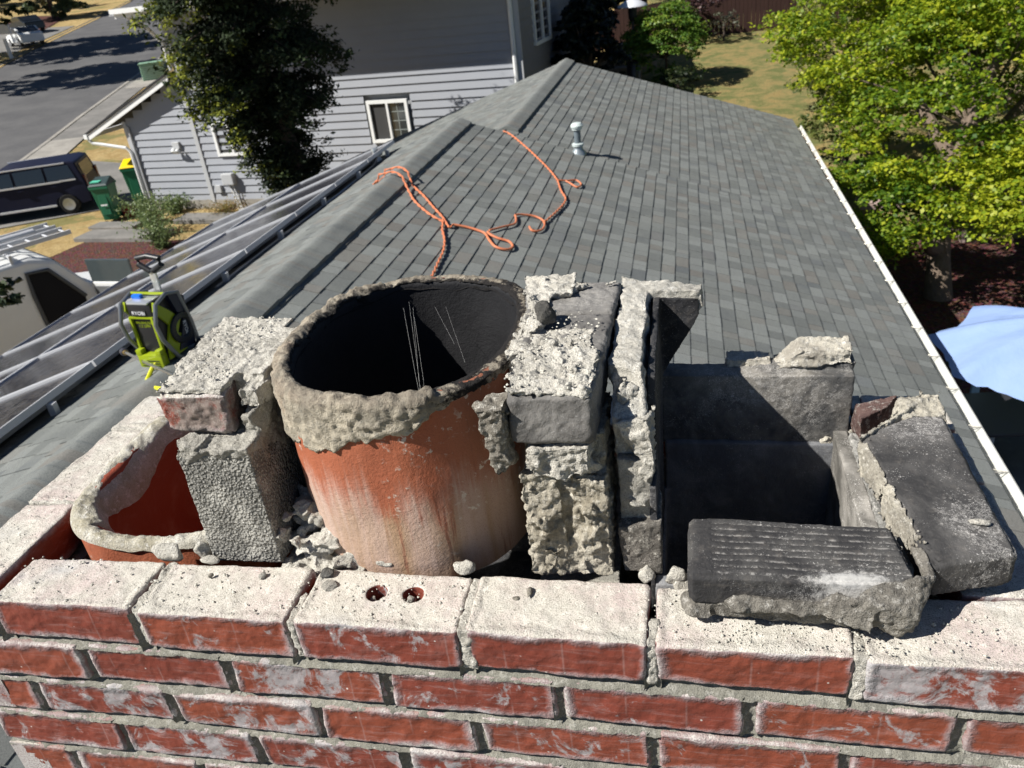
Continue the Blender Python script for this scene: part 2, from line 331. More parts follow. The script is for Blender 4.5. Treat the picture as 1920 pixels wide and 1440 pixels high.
# mortar: recessed bed joints struck so that the top of each joint lies back under the brick above
def jointstrip():
    V = []; F = []; nx = 700; xs = np.linspace(X0+.001, X1-.001, nx)
    def fb(p, s): return noise.fractal(Vector((p[0]*s, p[1]*s, p[2]*s)), 1.0, 2.0, 4)
    for ci in range(0, 6):
        zt = -ci*CH-BH; zb = -(ci+1)*CH; base = len(V); prof = 9
        for x in xs:
            wv = .0016*fb((x, ci, 0), 30)
            for k in range(prof):
                u = k/(prof-1); z = zb-.0035+(zt+.003-zb+.0035)*u; y = -.0006+.0108*min(1, max(0, u/.5))**1.5+.0022*fb((x, z*3, ci*3.1), 60)+.0009*fb((x, z, ci), 220)
                V.append((x, y, z+wv*u*(1-u)*2))
        for i in range(nx-1):
            for k in range(prof-1): a = base+i*prof+k; F.append((a, a+prof, a+prof+1, a+1))
    # perpends
    for ci in range(0, 7):
        off = 0 if ci % 2 == 0 else -BW/2; z1 = -ci*CH-(.008 if ci == 0 else 0)
        for k in range(-2, 7):
            xj = k*BW+off
            if not (X0+.06 < xj < X1-.06): continue
            base = len(V); nu, nv = 14, 34
            for i in range(nu):
                u = i/(nu-1)*2-1
                for j in range(nv):
                    z = z1-(BH+.002)*j/(nv-1); x = xj+u*(J+.0035)+.0015*fb((xj, z, 1), 40)
                    y = .0065-.0045*u*u+.002*u+.0022*fb((x, z, ci), 90); V.append((x, y, z))
            for i in range(nu-1):
                for j in range(nv-1): a = base+i*nv+j; F.append((a, a+nv, a+nv+1, a+1))
    return mk('mortar_joints', V, F, M_mortj, chim, True)
jointstrip()
MB().box(((X0+X1)/2, .055, -.92), (X1-X0-.01, .085, 1.72)).box((X0+.05, YB/2, -.93), (.085, YB-.01, 1.72)).box((X1-.05, YB/2, -.93), (.085, YB-.01, 1.72)).box(((X0+X1)/2, YB-.045, -.93), (X1-X0-.01, .08, 1.72)).build('core', M_mort, chim)
# mortar left in the open joints of the top course
for i, (x, y0, y1, w) in enumerate([(0.002, .004, .09, .006), (.2035, .0, .05, .005), (.4085, .003, .085, .0085), (.61, .002, .04, .006), (.8135, .002, .06, .007)]):
    solid('mortar_joint', [bx(x-w, x+w, y0, y1, -BH, -.003 if i != 2 else 0.0, j=.002)], M_rub, chim, .002, [('CLOUDS', .014, .007), ('CLOUDS', .005, .003)])
for (a, b) in ((.198, .206), (.398, .41)): solid('mortar_joint', [bx(X0-.004, X0+.08, a, b, -.05, -.001, j=.002)], M_rub, chim, .002, [('CLOUDS', .014, .006)])
solid('mortar_joint', [bx(.885, .9, YB-.09, YB, -.05, -.002)], M_rub, chim, .002, [('CLOUDS', .014, .006)])
# infill down between the flues
FZ = -.10
for a, b, c, d in ((X0+.09, -.2, .12, .43), (.09, .16, .12, .43), (X0+.09, .60, .09, .118), (.165, .56, .43, .47), (.455, .56, .12, .428), (.88, .93, .1, .43)): MB().box(((a+b)/2, (c+d)/2, FZ-.05), (b-a, d-c, .1)).build('infill', M_mort, chim)
# ---------------------------------------------------------------- flue liners
def superring(cx, cy, rx, ry, z0, z1, th, zf, n=190, nz=44, e=2.6, lean=0):
    """outer wall, rim and inner wall of an oval liner; zf(theta) lowers the broken rim"""
    V = []; inn = []
    prof = [(0, k/(nz-1)) for k in range(nz)]+[(.35, 1), (.65, 1)]+[(1, 1-k/(nz-1)*1) for k in range(nz)]
    for i in range(n):
        a = 2*math.pi*i/n; ca, sa = math.cos(a), math.sin(a)
        for (o, h) in prof:
            r = (abs(ca)**e+abs(sa)**e)**(-1/e); zt = z1+zf(a); z = z0+(zt-z0)*h
            if 0 < o < 1: z += .003
            px = cx+(rx*r-th*o)*ca; py = cy+(ry*r-th*o)*sa
            f = .0022*noise.fractal(Vector((px*14, py*14, z*10)), 1, 2, 3)
            V.append((px+f*ca+lean*(z-z0), py+f*sa, z)); inn.append(1.0 if o >= .6 else 0.0)
    m = len(prof); F = [(i*m+k, ((i+1) % n)*m+k, ((i+1) % n)*m+k+1, i*m+k+1) for i in range(n) for k in range(m-1)]
    return V, F, inn
ECX, ECY, ERX, ERY = .300, .283, .154, .187
V, F, inn = superring(ECX, ECY, ERX, ERY, -.025, .226, .018, lambda a: 0, e=2.35)
flue = empty('clay_flue', (ECX, ECY, 0), 'large round terracotta flue with sooty inside and crusty mortar collar', 'flue liner')
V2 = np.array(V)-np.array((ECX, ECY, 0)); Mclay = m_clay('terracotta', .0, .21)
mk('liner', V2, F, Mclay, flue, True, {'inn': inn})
def collar():
    V = []; F = []; n = 420; inn = []
    tab = [(0, .012), (20, .012), (60, .010), (120, .012), (150, .03), (175, .045), (195, .05), (208, .045), (222, .07), (240, .064), (255, .058), (270, .046), (280, .034), (292, .030), (300, .012), (330, .010), (360, .012)]
    def L(d): return float(np.interp(d, [t[0] for t in tab], [t[1] for t in tab]))
    np_ = 46
    for i in range(n):
        a = 2*math.pi*i/n; d = math.degrees(a) % 360; ca, sa = math.cos(a), math.sin(a)
        r = (abs(ca)**2.35+abs(sa)**2.35)**(-1/2.35); Lo = L(d)
        Lo = max(.006, Lo*(1+.0*i)+.011*noise.fractal(Vector((ca*5, sa*5, 0)), 1, 2, 4)+.004*noise.fractal(Vector((ca*22, sa*22, 3)), 1, 2, 3))
        th = .009 if Lo > .02 else .003
        if 120 < d < 290: th = .0052
        Li = .012+.01*noise.noise(Vector((ca*4, sa*4, 7)))
        for k in range(np_):
            u = k/(np_-1)
            if u < .2:    o = .0195-.003*math.sin(u/.2*math.pi); z = .226-Li+Li*(u/.2)*1.0+.001
            elif u < .5:
                v = (u-.2)/.3; o = .0195-(.0195+th)*v; z = .227+(.008 if 125 < d < 300 else .003)*math.sin(v*math.pi)**.6
            else:
                v = (u-.5)/.5; z = .227-Lo*min(1, v/.86); o = -th*(1-.35*v) if v < .86 else -th*.65+(th*.65+.004)*(v-.86)/.14
            rr = -o
            px = (ERX*r+rr)*ca; py = (ERY*r+rr)*sa
            q = Vector((px, py, z)); bk = 1 if (d > 125 and d < 300) else .45
            f = bk*(.0035*noise.fractal(q*20, 1, 2, 5)+.0045*(.35-abs(noise.noise(q*34)))+.003*(.3-abs(noise.noise(q*75))))+.0030*noise.fractal(q*120, 1, 2, 4)*(.6+.4*bk)
            if u > .95 or u < .04: f *= .2
            if .2 < u < .5: V.append((px+f*.3*ca, py+f*.3*sa, z+f))
            else: V.append((px+f*ca, py+f*sa, z+f*.3))
            inn.append(max(0, 1-u/.32))
    F = [(i*np_+k, ((i+1) % n)*np_+k, ((i+1) % n)*np_+k+1, i*np_+k+1) for i in range(n) for k in range(np_-1)]
    t = NT('collar_mortar', .92, .15); inn_ = t.attr('inn'); X = t.xyz()
    a = t.noise(18, 5, .7); b = t.noise(90, 5, .75); dd = t.noise(480, 3, .7)
    c = t.mix(t.ss(a, .35, .62), (.25, .225, .18), (.46, .41, .32)); c = t.mix(t.ss(b, .52, .72, 0, .7), c, (.52, .49, .42)); c = t.mix(t.ss(t.noise(11, 4, .7), .55, .72, 0, .5), c, (.42, .30, .21))
    c = t.mix(t.ss(t.vor(200), 0, .4, .5, 0), c, (.15, .13, .11))
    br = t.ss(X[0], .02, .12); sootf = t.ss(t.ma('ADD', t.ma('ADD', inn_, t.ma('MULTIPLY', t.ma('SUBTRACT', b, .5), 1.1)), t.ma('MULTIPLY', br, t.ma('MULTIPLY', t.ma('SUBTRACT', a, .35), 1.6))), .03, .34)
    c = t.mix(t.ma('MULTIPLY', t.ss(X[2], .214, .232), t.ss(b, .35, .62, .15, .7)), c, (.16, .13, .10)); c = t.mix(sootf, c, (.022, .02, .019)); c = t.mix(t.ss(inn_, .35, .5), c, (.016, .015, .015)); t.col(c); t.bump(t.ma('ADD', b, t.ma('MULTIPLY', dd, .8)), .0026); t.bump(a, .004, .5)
    o = mk('mortar_collar', V, F, t.m, flue, True, {'inn': inn}); return o
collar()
MB().box((0, 0, -.27), (.27, .33, .02)).build('soot_bottom', M_soot, flue)
# left flue: broken low, whitish mortar on the rim
LCX, LCY, LRX, LRY = -.072, .285, .148, .168
def lz(a):
    d = math.degrees(a) % 360
    return float(np.interp(d, [0, 60, 110, 150, 180, 215, 240, 262, 290, 330, 360], [.0, .012, .02, .022, .016, .012, .004, -.004, .0, .006, .0]))+.003*noise.noise(Vector((math.cos(a)*9, math.sin(a)*9, 0)))
flueL = empty('clay_flue', (LCX, LCY, 0), 'broken red clay flue with white mortar rim inside left end of chimney', 'flue liner')
V, F, inn = superring(LCX, LCY, LRX, LRY, -.32, -.004, .024, lz, e=3.2)
mk('liner', np.array(V)-np.array((LCX, LCY, 0)), F, m_clay('red_clay', -.3, 0, True), flueL, True, {'inn': inn})
def rimL():
    V = []; F = []; n = 380; m = 22
    for i in range(n):
        a = 2*math.pi*i/n; ca, sa = math.cos(a), math.sin(a); r = (abs(ca)**3.2+abs(sa)**3.2)**(-1/3.2); d = math.degrees(a) % 360
        ins = .040 if 120 < d < 235 else .026; out = .004 if d < 300 else .003
        low = .03*max(0, math.sin(math.radians((d-150)/70*180))) if 150 < d < 220 else 0
        for k in range(m):
            u = k/(m-1); o = -out+(ins+out)*u; z = -.008+.013*math.sin(min(1, u*1.15)*math.pi)**.5 if u < .87 else -.008-.02*(u-.87)/.13
            z += lz(a); z -= low*u**2
            px = (LRX*r-o)*ca; py = (LRY*r-o)*sa; q = Vector((px, py, z)); f = .0042*noise.fractal(q*26, 1, 2, 4)+.0022*noise.fractal(q*120, 1, 2, 3)
            V.append((px, py, z+f*(1 if .1 < u < .9 else .3)))
    F = [(i*m+k, ((i+1) % n)*m+k, ((i+1) % n)*m+k+1, i*m+k+1) for i in range(n) for k in range(m-1)]
    return mk('mortar_rim', V, F, m_mortar('white_mortar', (.60, .57, .49), (.42, .38, .28), lite=(.74, .72, .66)), flueL, True)
rimL()
MB().box((0, 0, -.3), (.26, .3, .02)).build('flue_bottom', plain('dark_clay', (.05, .015, .01)), flueL)
# ---------------------------------------------------------------- standing remains on the left
D_RG = [('CLOUDS', .03, .008), ('HARD', .016, .007), ('CLOUDS', .007, .004), ('CLOUDS', .003, .0018)]
D_MD = [('CLOUDS', .03, .004), ('HARD', .02, .003), ('CLOUDS', .006, .002)]
o = solid('concrete_block', [[(.053, .098, -.006), (.150, .098, -.006), (.146, .104, .158), (.052, .102, .150), (.056, .235, -.006), (.150, .24, -.006), (.142, .25, .155), (.056, .245, .15)]], M_block, None, .0022, [('CLOUDS', .03, .003), ('CLOUDS', .004, .0022)])
tag(o, 'pale porous concrete block standing on end between the two round flues', 'block')
o = solid('mortar_lump', [bx(.05, .15, .10, .25, .148, .164, j=.004), bx(.052, .085, .1, .13, .13, .168, j=.004), bx(.13, .150, .13, .28, .12, .19, j=.003), rock((.148, .15, .185), (.012, .03, .03)), rock((.142, .2, .21), (.012, .05, .018))], M_mort, None, .002, D_RG)
tag(o, 'grey mortar squeezed between concrete block and brick on top of it', 'mortar')
bq = [(.028, .13, .166), (.118, .128, .164), (.118, .128, .222), (.026, .13, .222), (.0, .355, .166), (.085, .35, .166), (.085, .35, .222), (.002, .362, .222)]
o = solid('brick', [bq], M_brickd, None, .0022, [('CLOUDS', .04, .009), ('HARD', .02, .005), ('CLOUDS', .006, .002)], attr_box=(.015, .12, .13, .352, .166, .222), bevel=.004, rnd=.3)
tag(o, 'red brick with crumbly mortar top resting on the concrete block beside the big round flue', 'brick')
o = solid('mortar_crust', [bx(.028, .117, .131, .2, .220, .229, j=.003), bx(.02, .12, .19, .28, .220, .232, j=.003), bx(.005, .115, .27, .34, .220, .229, j=.003), bx(.105, .150, .17, .30, .2, .230, j=.003), bx(.13, .156, .14, .2, .196, .222, j=.003)]+[rock((random.uniform(.025, .12), random.uniform(.14, .25), .23), random.uniform(.004, .009), flat=.6) for _ in range(22)], M_rub, None, .0019, [('HARD', .02, .009), ('CLOUDS', .006, .0028), ('CLOUDS', .003, .0014)])
tag(o, 'flaky mortar crust on top of the raised left brick joined to the flue collar', 'mortar')
# ---------------------------------------------------------------- remains right of the big flue
o = solid('brick', [[(.463, .097, .178), (.553, .099, .178), (.553, .1, .236), (.463, .098, .236), (.452, .31, .178), (.558, .31, .178), (.560, .31, .236), (.446, .31, .236)], [(.446, .315, .18), (.558, .315, .18), (.558, .315, .234), (.446, .315, .234), (.43, .43, .18), (.562, .425, .18), (.563, .42, .232), (.425, .43, .232)]], m_soot('grey_sooty_brick', (.10, .095, .09), (.22, .21, .195), .3), None, .0022, D_MD, bevel=.003)
tag(o, 'grey smoke stained brick laid flat against the right side of the big round flue', 'brick')
bl = [bx(.462, .552, .102, .2, .233, .241, j=.003), bx(.45, .54, .2, .26, .233, .239, j=.003), bx(.435, .5, .36, .42, .232, .246, j=.004), bx(.455, .475, .25, .36, .232, .24, j=.003), rock((.47, .265, .24), (.018, .024, .016)), rock((.45, .41, .243), (.03, .02, .013)), rock((.548, .40, .238), (.01, .008, .006)), bx(.446, .468, .2, .42, .19, .232, j=.004), rock((.50, .39, .238), (.03, .018, .008)), rock((.455, .345, .236), (.016, .03, .012))]
bl += [rock((random.uniform(.455, .55), random.uniform(.105, .22), .242), random.uniform(.004, .01), flat=.7) for _ in range(46)]
o = solid('mortar_crust', bl, M_rub, None, .0018, [('HARD', .016, .010), ('CLOUDS', .006, .0035), ('CLOUDS', .003, .0015)]); tag(o, 'lumpy pale mortar crust heaped on the grey brick right of the big flue', 'mortar')
o = solid('mortar_lump', [rock((.476, .275, .25), (.02, .024, .016), n=20, seed=4)], m_mortar('charred_mortar', (.14, .135, .12), (.06, .058, .055), soot=.3, lite=(.22, .2, .18)), None, .002, D_MD); tag(o, 'small dark charred lump on the grey brick by the flue rim', 'mortar')
o = solid('mortar_lump', [[(.430, .088, .225), (.462, .085, .23), (.462, .1, .15), (.445, .095, .138), (.436, .125, .225), (.463, .13, .23), (.463, .12, .15), (.442, .115, .15)], rock((.448, .095, .155), (.016, .016, .024)), rock((.445, .105, .218), (.022, .02, .014))], M_smort, None, .002, D_RG)
tag(o, 'tongue of mortar hanging down between the big flue and the grey brick', 'mortar')
o = solid('broken_block', [bx(.468, .512, .10, .2, -.005, .135, j=.005), bx(.520, .562, .102, .2, -.005, .132, j=.004), bx(.50, .53, .112, .2, -.005, .15, j=.003), bx(.470, .56, .125, .22, .10, .178, j=.003)]+[rock((random.choice([.488, .542])+random.uniform(-.012, .012), .102, random.uniform(.005, .12)), random.uniform(.008, .016)) for _ in range(26)], m_mortar('crumbly_block', (.48, .44, .36), (.30, .265, .20), lite=(.64, .60, .51)), None, .002, [('HARD', .018, .010), ('CLOUDS', .009, .006), ('CLOUDS', .004, .003)])
tag(o, 'crumbly broken concrete block with vertical ridge under the grey brick', 'block')
o = solid('mortar_lump', [bx(.478, .545, .098, .14, .138, .174, j=.006), rock((.51, .102, .14), (.02, .012, .014)), rock((.487, .1, .155), (.014, .012, .016)), rock((.545, .108, .142), (.016, .012, .012))], M_rub, None, .002, [('HARD', .02, .010), ('CLOUDS', .005, .004)])
tag(o, 'pinkish white mortar pad squeezed directly beneath the grey brick', 'mortar')
# tall remains of the square flue
sq = empty('square_flue', (.74, .27, 0), 'ruined square flue with black sooty inside at the right of chimney', 'flue liner')
def sqs(name, blobs, m, **k): return solid(name, blobs, m, sq, **k)
sqs('tall_side', [bx(.574, .602, .14, .43, -.03, .19, j=.002), [(.560, .20, .222), (.598, .175, .224), (.602, .175, .16), (.572, .19, .15), (.563, .43, .226), (.597, .40, .224), (.603, .40, .15), (.572, .43, .15)], [(.562, .402, .226), (.665, .402, .222), (.669, .402, .20), (.655, .402, .185), (.61, .402, .178), (.57, .402, .17), (.562, .44, .228), (.668, .436, .218), (.668, .436, .20), (.655, .436, .188), (.57, .44, .17)], [(.568, .135, .19), (.603, .14, .185), (.603, .14, .14), (.572, .14, .12), (.562, .22, .222), (.600, .2, .222), (.602, .2, .15), (.572, .2, .14)]], m_mortar('flue_mortar', (.64, .61, .54), (.42, .40, .35), lite=(.76, .74, .68)), vox=.002, disp=[('CLOUDS', .035, .011), ('CLOUDS', .012, .005), ('CLOUDS', .005, .0022)])
sqs('inner_tile', [bx(.605, .615, .122, .36, -.1, .11, j=.001), [(.604, .19, .212), (.612, .19, .21), (.604, .15, .11), (.614, .15, .11), (.604, .41, .215), (.612, .41, .215), (.604, .41, .08), (.615, .41, .08)], [(.60, .40, .215), (.662, .40, .212), (.664, .40, .19), (.652, .40, .165), (.63, .40, .158), (.626, .40, .125), (.61, .40, .09), (.60, .407, .215), (.662, .407, .212), (.664, .407, .19), (.652, .407, .165), (.63, .407, .158), (.626, .407, .125), (.61, .407, .09)]], M_soot, vox=.002, disp=[('CLOUDS', .03, .003), ('CLOUDS', .006, .0015)])
sqs('mortar_chunk', [rock((.582, .165, .20), (.018, .022, .02), seed=3), [(.568, .125, .19), (.606, .125, .195), (.612, .118, .16), (.613, .12, .135), (.598, .124, .14), (.576, .14, .18), (.612, .16, .19), (.612, .15, .135)], rock((.603, .124, .128), (.012, .01, .016), seed=6)], M_rub, vox=.002, disp=D_RG)
sqs('mortar_patch', [bx(.576, .612, .124, .15, .05, .14, j=.004), rock((.596, .118, .092), (.014, .008, .008))], M_mort, vox=.002, disp=D_MD)
sqs('brick_stub', [bx(.574, .617, .112, .2, -.002, .062, j=.003)], m_mortar('brown_brick_stub', (.22, .2, .175), (.13, .12, .105), lite=(.5, .47, .41)), vox=.002, disp=[('CLOUDS', .02, .005), ('CLOUDS', .005, .002)])
sqs('back_tile', [bx(.612, .87, .416, .45, -.022, .088, j=.002), [(.70, .43, .08), (.865, .43, .08), (.872, .43, .10), (.70, .43, .086), (.70, .46, .08), (.872, .47, .08), (.872, .47, .1), (.70, .46, .086)]], m_soot('sooty_tile', (.06, .06, .06), (.22, .205, .18), .6), vox=.0022, disp=[('CLOUDS', .04, .006), ('CLOUDS', .009, .002)])
sqs('mortar_cap', [bx(.705, .765, .44, .47, .085, .098, j=.003), [(.77, .428, .09), (.866, .424, .10), (.868, .43, .118), (.80, .43, .118), (.77, .47, .09), (.868, .475, .09), (.866, .47, .12), (.80, .47, .122)], rock((.85, .428, .05), (.02, .01, .04)), rock((.862, .425, .0), (.02, .014, .012)), rock((.84, .418, -.018), (.018, .012, .012)), rock((.875, .42, -.01), (.014, .012, .014))], m_mortar('cap_mortar', (.60, .56, .47), (.36, .33, .28), soot=.2, lite=(.74, .71, .64)), vox=.002, disp=D_RG)
sqs('lower_tile', [bx(.615, .87, .407, .475, -.55, -.019, j=.001), bx(.604, .618, .12, .43, -.55, -.105, j=.001), bx(.61, .86, .1, .118, -.55, -.01, j=.001)], m_soot('lower_sooty_tile', (.12, .125, .135), (.26, .26, .265), .35), vox=.003, disp=[('CLOUDS', .06, .004), ('CLOUDS', .012, .0015)])
MB().box((0, 0, -.54), (.25, .31, .02)).build('flue_bottom', M_soot, sq)
sqs('side_tile', [bx(.848, .868, .12, .43, -.55, -.002, j=.001)], m_soot('ashy_tile', (.10, .095, .085), (.36, .34, .31), .9), vox=.003, disp=[('CLOUDS', .05, .005), ('CLOUDS', .012, .002)])
sqs('mortar_strip', [bx(.868, .892, .13, .40, -.03, .002, j=.003)], m_mortar('speckled_mortar', (.46, .45, .42), (.12, .12, .115), lite=(.66, .64, .6)), vox=.002, disp=[('CLOUDS', .016, .006), ('CLOUDS', .004, .0025)])
# loose charred bricks
def groov(co, nr):
    top = nr[:, 2] > .7
    ph = (co[:, 1]-.045)/.0098; g = np.abs((ph % 1)-.5)*2
    co[:, 2] -= np.where(top & (co[:, 0] > .672) & (co[:, 0] < .866), np.clip((g-.62)/.3, 0, 1)*.0017, 0)
    return co
o = solid('charred_brick', [[(.648, .036, .022), (.862, .04, .02), (.868, .044, .060), (.646, .038, .063), (.65, .136, .022), (.86, .134, .02), (.860, .133, .058), (.648, .137, .062)]], M_sootg, None, .0018, [('CLOUDS', .04, .003), ('CLOUDS', .006, .0012)], bevel=.004, post=groov)
me = o.data; n = len(me.vertices); co = np.empty(n*3); me.vertices.foreach_get('co', co); co = co.reshape(-1, 3)+np.array(o.location); nr = np.empty(n*3); me.vertices.foreach_get('normal', nr); nr = nr.reshape(-1, 3)
ph = (co[:, 1]-.045)/.0098; g = np.abs((ph % 1)-.5)*2; g = np.where((nr[:, 2] > .5) & (co[:, 0] > .672) & (co[:, 0] < .866), g, 0)
a = me.attributes.new('gr', 'FLOAT', 'POINT'); a.data.foreach_set('value', g.astype(np.float32))
pw = np.clip(1-np.hypot((co[:, 0]-.805)/.085, (co[:, 1]-.045)/.026), 0, 1); a = me.attributes.new('pw', 'FLOAT', 'POINT'); a.data.foreach_set('value', pw.astype(np.float32))
tag(o, 'black ribbed brick with parallel grooves lying on the front wall of the chimney', 'brick')
gl = solid('mortar_lump', [[(.825, .04, .06), (.868, .05, .063), (.885, .06, .055), (.88, .075, .03), (.84, .02, .045), (.862, .022, .03), (.85, .028, .002), (.87, .05, .002), (.80, .02, .05), (.80, .03, .025)], [(.79, .03, .055), (.83, .022, .05), (.78, .016, .03), (.82, .014, .02), (.77, .04, .03), (.82, .04, .02)], [(.69, .03, .045), (.79, .026, .045), (.69, .022, .03), (.79, .022, .028), (.7, .045, .03), (.79, .04, .028)], rock((.70, .028, .038), (.022, .01, .012)), rock((.755, .025, .038), (.018, .01, .01)), rock((.878, .085, .045), (.014, .03, .018)), bx(.655, .80, .035, .12, .004, .024, j=.005), rock((.66, .05, .014), (.022, .03, .016)), rock((.86, .06, .012), (.02, .03, .014))], m_mortar('ashy_mortar', (.27, .25, .215), (.13, .12, .105), soot=.28, lite=(.44, .42, .38)), None, .002, [('CLOUDS', .03, .009), ('CLOUDS', .008, .004), ('CLOUDS', .003, .0018)])
tag(gl, 'grey brown mortar mass clinging beneath the black ribbed brick', 'mortar')
o = solid('charred_brick', [[(.886, .072, .014), (.972, .094, .014), (.970, .094, .060), (.884, .070, .062), (.858, .30, .02), (.968, .385, .02), (.968, .388, .062), (.858, .302, .064)]], M_soot2, None, .002, [('CLOUDS', .05, .004), ('CLOUDS', .007, .0015)], bevel=.004)
tag(o, 'long black sooty brick slanting along the right end of chimney top', 'brick')
o = solid('mortar_strip', [[(.853, .29, .045), (.872, .30, .045), (.96, .39, .045), (.95, .405, .045), (.853, .29, .068), (.868, .30, .068), (.962, .392, .072), (.95, .402, .072)], [(.90, .345, .05), (.972, .35, .05), (.974, .40, .05), (.90, .345, .064), (.968, .35, .066), (.972, .40, .07), (.92, .39, .07)], [(.852, .29, .06), (.866, .29, .066), (.872, .2, .064), (.862, .2, .04), (.852, .27, .03), (.862, .28, .03)], [(.862, .2, .06), (.874, .2, .065), (.884, .1, .064), (.872, .11, .03), (.862, .19, .03)]], m_mortar('strip_mortar', (.54, .50, .41), (.30, .275, .23), soot=.2), None, .002, D_RG)
tag(o, 'ragged pale mortar strip along the edge of the long black brick', 'mortar')
o = solid('brick_fragment', [[(.878, .385, .0), (.905, .405, .0), (.93, .43, .0), (.87, .43, .0), (.875, .38, .04), (.915, .405, .045), (.93, .428, .05), (.875, .42, .04)]], m_mortar('brown_fragment', (.20, .13, .115), (.11, .07, .065), lite=(.45, .42, .38)), None, .002, D_MD); tag(o, 'brown brick fragment wedged behind the long black brick', 'brick')
# rubble heap
rb = []
for _ in range(150):
    x = random.uniform(.145, .27); yy = random.uniform(.095, .2); hh = .062*(1-abs(x-.175)/.11)*(1 if yy > .11 else .5); rb.append(rock((x, yy, random.uniform(-.03, max(-.01, hh))), random.uniform(.007, .02), n=12, flat=.8))
rb += [bx(.15, .27, .1, .24, -.1, -.015, j=.01), rock((.180, .15, .045), (.028, .02, .02)), rock((.200, .115, .022), (.036, .016, .014)), rock((.172, .19, .055), (.018, .03, .02)), rock((.245, .108, .004), (.02, .012, .012))]
o = solid('mortar_rubble', rb, M_rub, None, .0022, [('HARD', .014, .006), ('CLOUDS', .004, .0028)], smooth=True); tag(o, 'heap of broken mortar rubble between concrete block and big round flue', 'rubble')
# single loose pieces
PIECES = [((-.006, .098, .006), (.030, .013, .016), 'wedge of pale mortar lying against the left flue behind the front bricks', M_rub),
 ((.037, .104, .004), (.013, .012, .018), 'rounded mortar lump left of the standing concrete block', M_rub), ((.058, .088, .005), (.016, .008, .006), 'flat mortar chip at the foot of the concrete block', M_rub),
 ((.602, .108, -.004), (.013, .012, .013), 'round mortar ball under the short brown brick stub', M_rub), ((.634, .106, -.002), (.013, .012, .015), 'second round mortar ball between the stub and the black ribbed brick', M_rub),
 ((.642, .1, -.012), (.014, .014, .018), 'pale mortar lump at the left end of the black ribbed brick', M_rub), ((.286, .050, -.012), (.006, .006, .008), 'grey pebble fallen in the left core hole', M_mort), ((.298, .054, -.013), (.006, .006, .006), 'pale pebble fallen in the left core hole', M_rub),
 ((.333, .05, -.01), (.008, .007, .009), 'grey pebble fallen in the right core hole', M_mort), ((.222, .076, .004), (.010, .010, .006), 'dark slaty chip near the rubble heap on the third brick', M_dmort), ((.232, .055, .003), (.011, .012, .004), 'flat grey flake on the third front brick', M_mort),
 ((.473, .062, .004), (.004, .012, .004), 'finger shaped grey chip on the fourth front brick', M_smort), ((.459, .052, .003), (.006, .004, .003), 'small brown pebble beside the finger shaped chip', M_smort), ((.14, .066, .004), (.006, .006, .005), 'dark pointed pebble on the second front brick', M_mort),
 ((.388, .094, .006), (.020, .010, .010), 'angular mortar stone behind the cored brick at the foot of the flue', M_rub), ((.288, .098, .004), (.013, .006, .007), 'small wedge stone touching the base of the big flue', M_rub), ((.613, .03, -.004), (.005, .008, .006), 'pebble stuck in the open joint right of the fourth brick', M_rub),
 ((.945, .135, .065), (.016, .006, .004), 'pale curled flake lying on the long black brick', M_rub), ((.412, .028, -.001), (.006, .007, .003), 'thin flake of mortar in the joint beside cored brick', M_rub), ((.072, .062, .003), (.004, .006, .004), 'tiny ochre pebble on the second front brick', M_smort)]
for p, r, lab, m in PIECES:
    o = solid('mortar_piece', [rock(p, r, n=18)], m, None, .0013 if max(r) < .013 else .0018, [('CLOUDS', .009, .003), ('CLOUDS', .003, .0012)]); tag(o, lab, 'mortar piece', 'loose mortar pieces on the chimney')
# crumbs nobody could count
V = []; F = []
def crumb(x, y, z, r):
    b = len(V); n = 6
    for k in range(n):
        a = k*math.tau/n+random.random(); V.append((x+r*math.cos(a)*random.uniform(.6, 1), y+r*math.sin(a)*random.uniform(.6, 1), z+random.uniform(-.2, .3)*r))
    V.append((x, y, z+r*random.uniform(.5, .9))); V.append((x, y, z-r*.5))
    for k in range(n): F.append((b+k, b+(k+1) % n, b+n)); F.append((b+(k+1) % n, b+k, b+n+1))
for _ in range(1000):
    x = random.uniform(-.2, 1.0); y = random.uniform(.004, .082)
    crumb(x, y, .0015, random.choice([.0007, .0009, .0012, .002, .0028 if random.random() < .3 else .001]))
for _ in range(500): crumb(random.uniform(X0, X0+.08), random.uniform(.01, .5), .0015, random.uniform(.0006, .0016))
for _ in range(120): crumb(random.uniform(.03, .11), random.uniform(.14, .33), .231, random.uniform(.0008, .003))
for _ in range(110): crumb(random.uniform(.46, .55), random.uniform(.1, .3), .243, random.uniform(.0008, .003))
for _ in range(150): crumb(random.uniform(.66, .86), random.uniform(.005, .04), .0015, random.uniform(.0006, .002))
tag(mk('mortar_crumbs', V, F, plain('crumb', (.46, .44, .38), .95, var=.4, scale=60)), 'fine crumbs of mortar scattered over the chimney top', 'crumbs', kind='stuff')
# cobweb inside the big flue
mb = MB(); A = Vector((.262, .40, .205)); 
for i in range(4):
    B = Vector((.330+random.uniform(-.003, .003), .20+random.uniform(-.006, .006), .14+random.uniform(-.01, .01))); A2 = A+Vector((random.uniform(-.008, .008), random.uniform(-.01, .01), random.uniform(-.01, .01))); mid = (A2+B)/2+Vector((random.uniform(-.006, .006), 0, -.02-random.random()*.012)); mb.tube([A2, mid, B], .00015, 4)
for i in range(2): a = Vector((.30+random.uniform(-.06, .06), .42, .2)); mb.tube([a, a+Vector((random.uniform(-.05, .05), random.uniform(-.12, -.02), random.uniform(-.04, 0)))], .0001, 4)
tag(mb.build('cobweb', plain('web', (.32, .32, .31))), 'dusty grey cobweb strands hanging across the mouth of the big flue', 'cobweb')
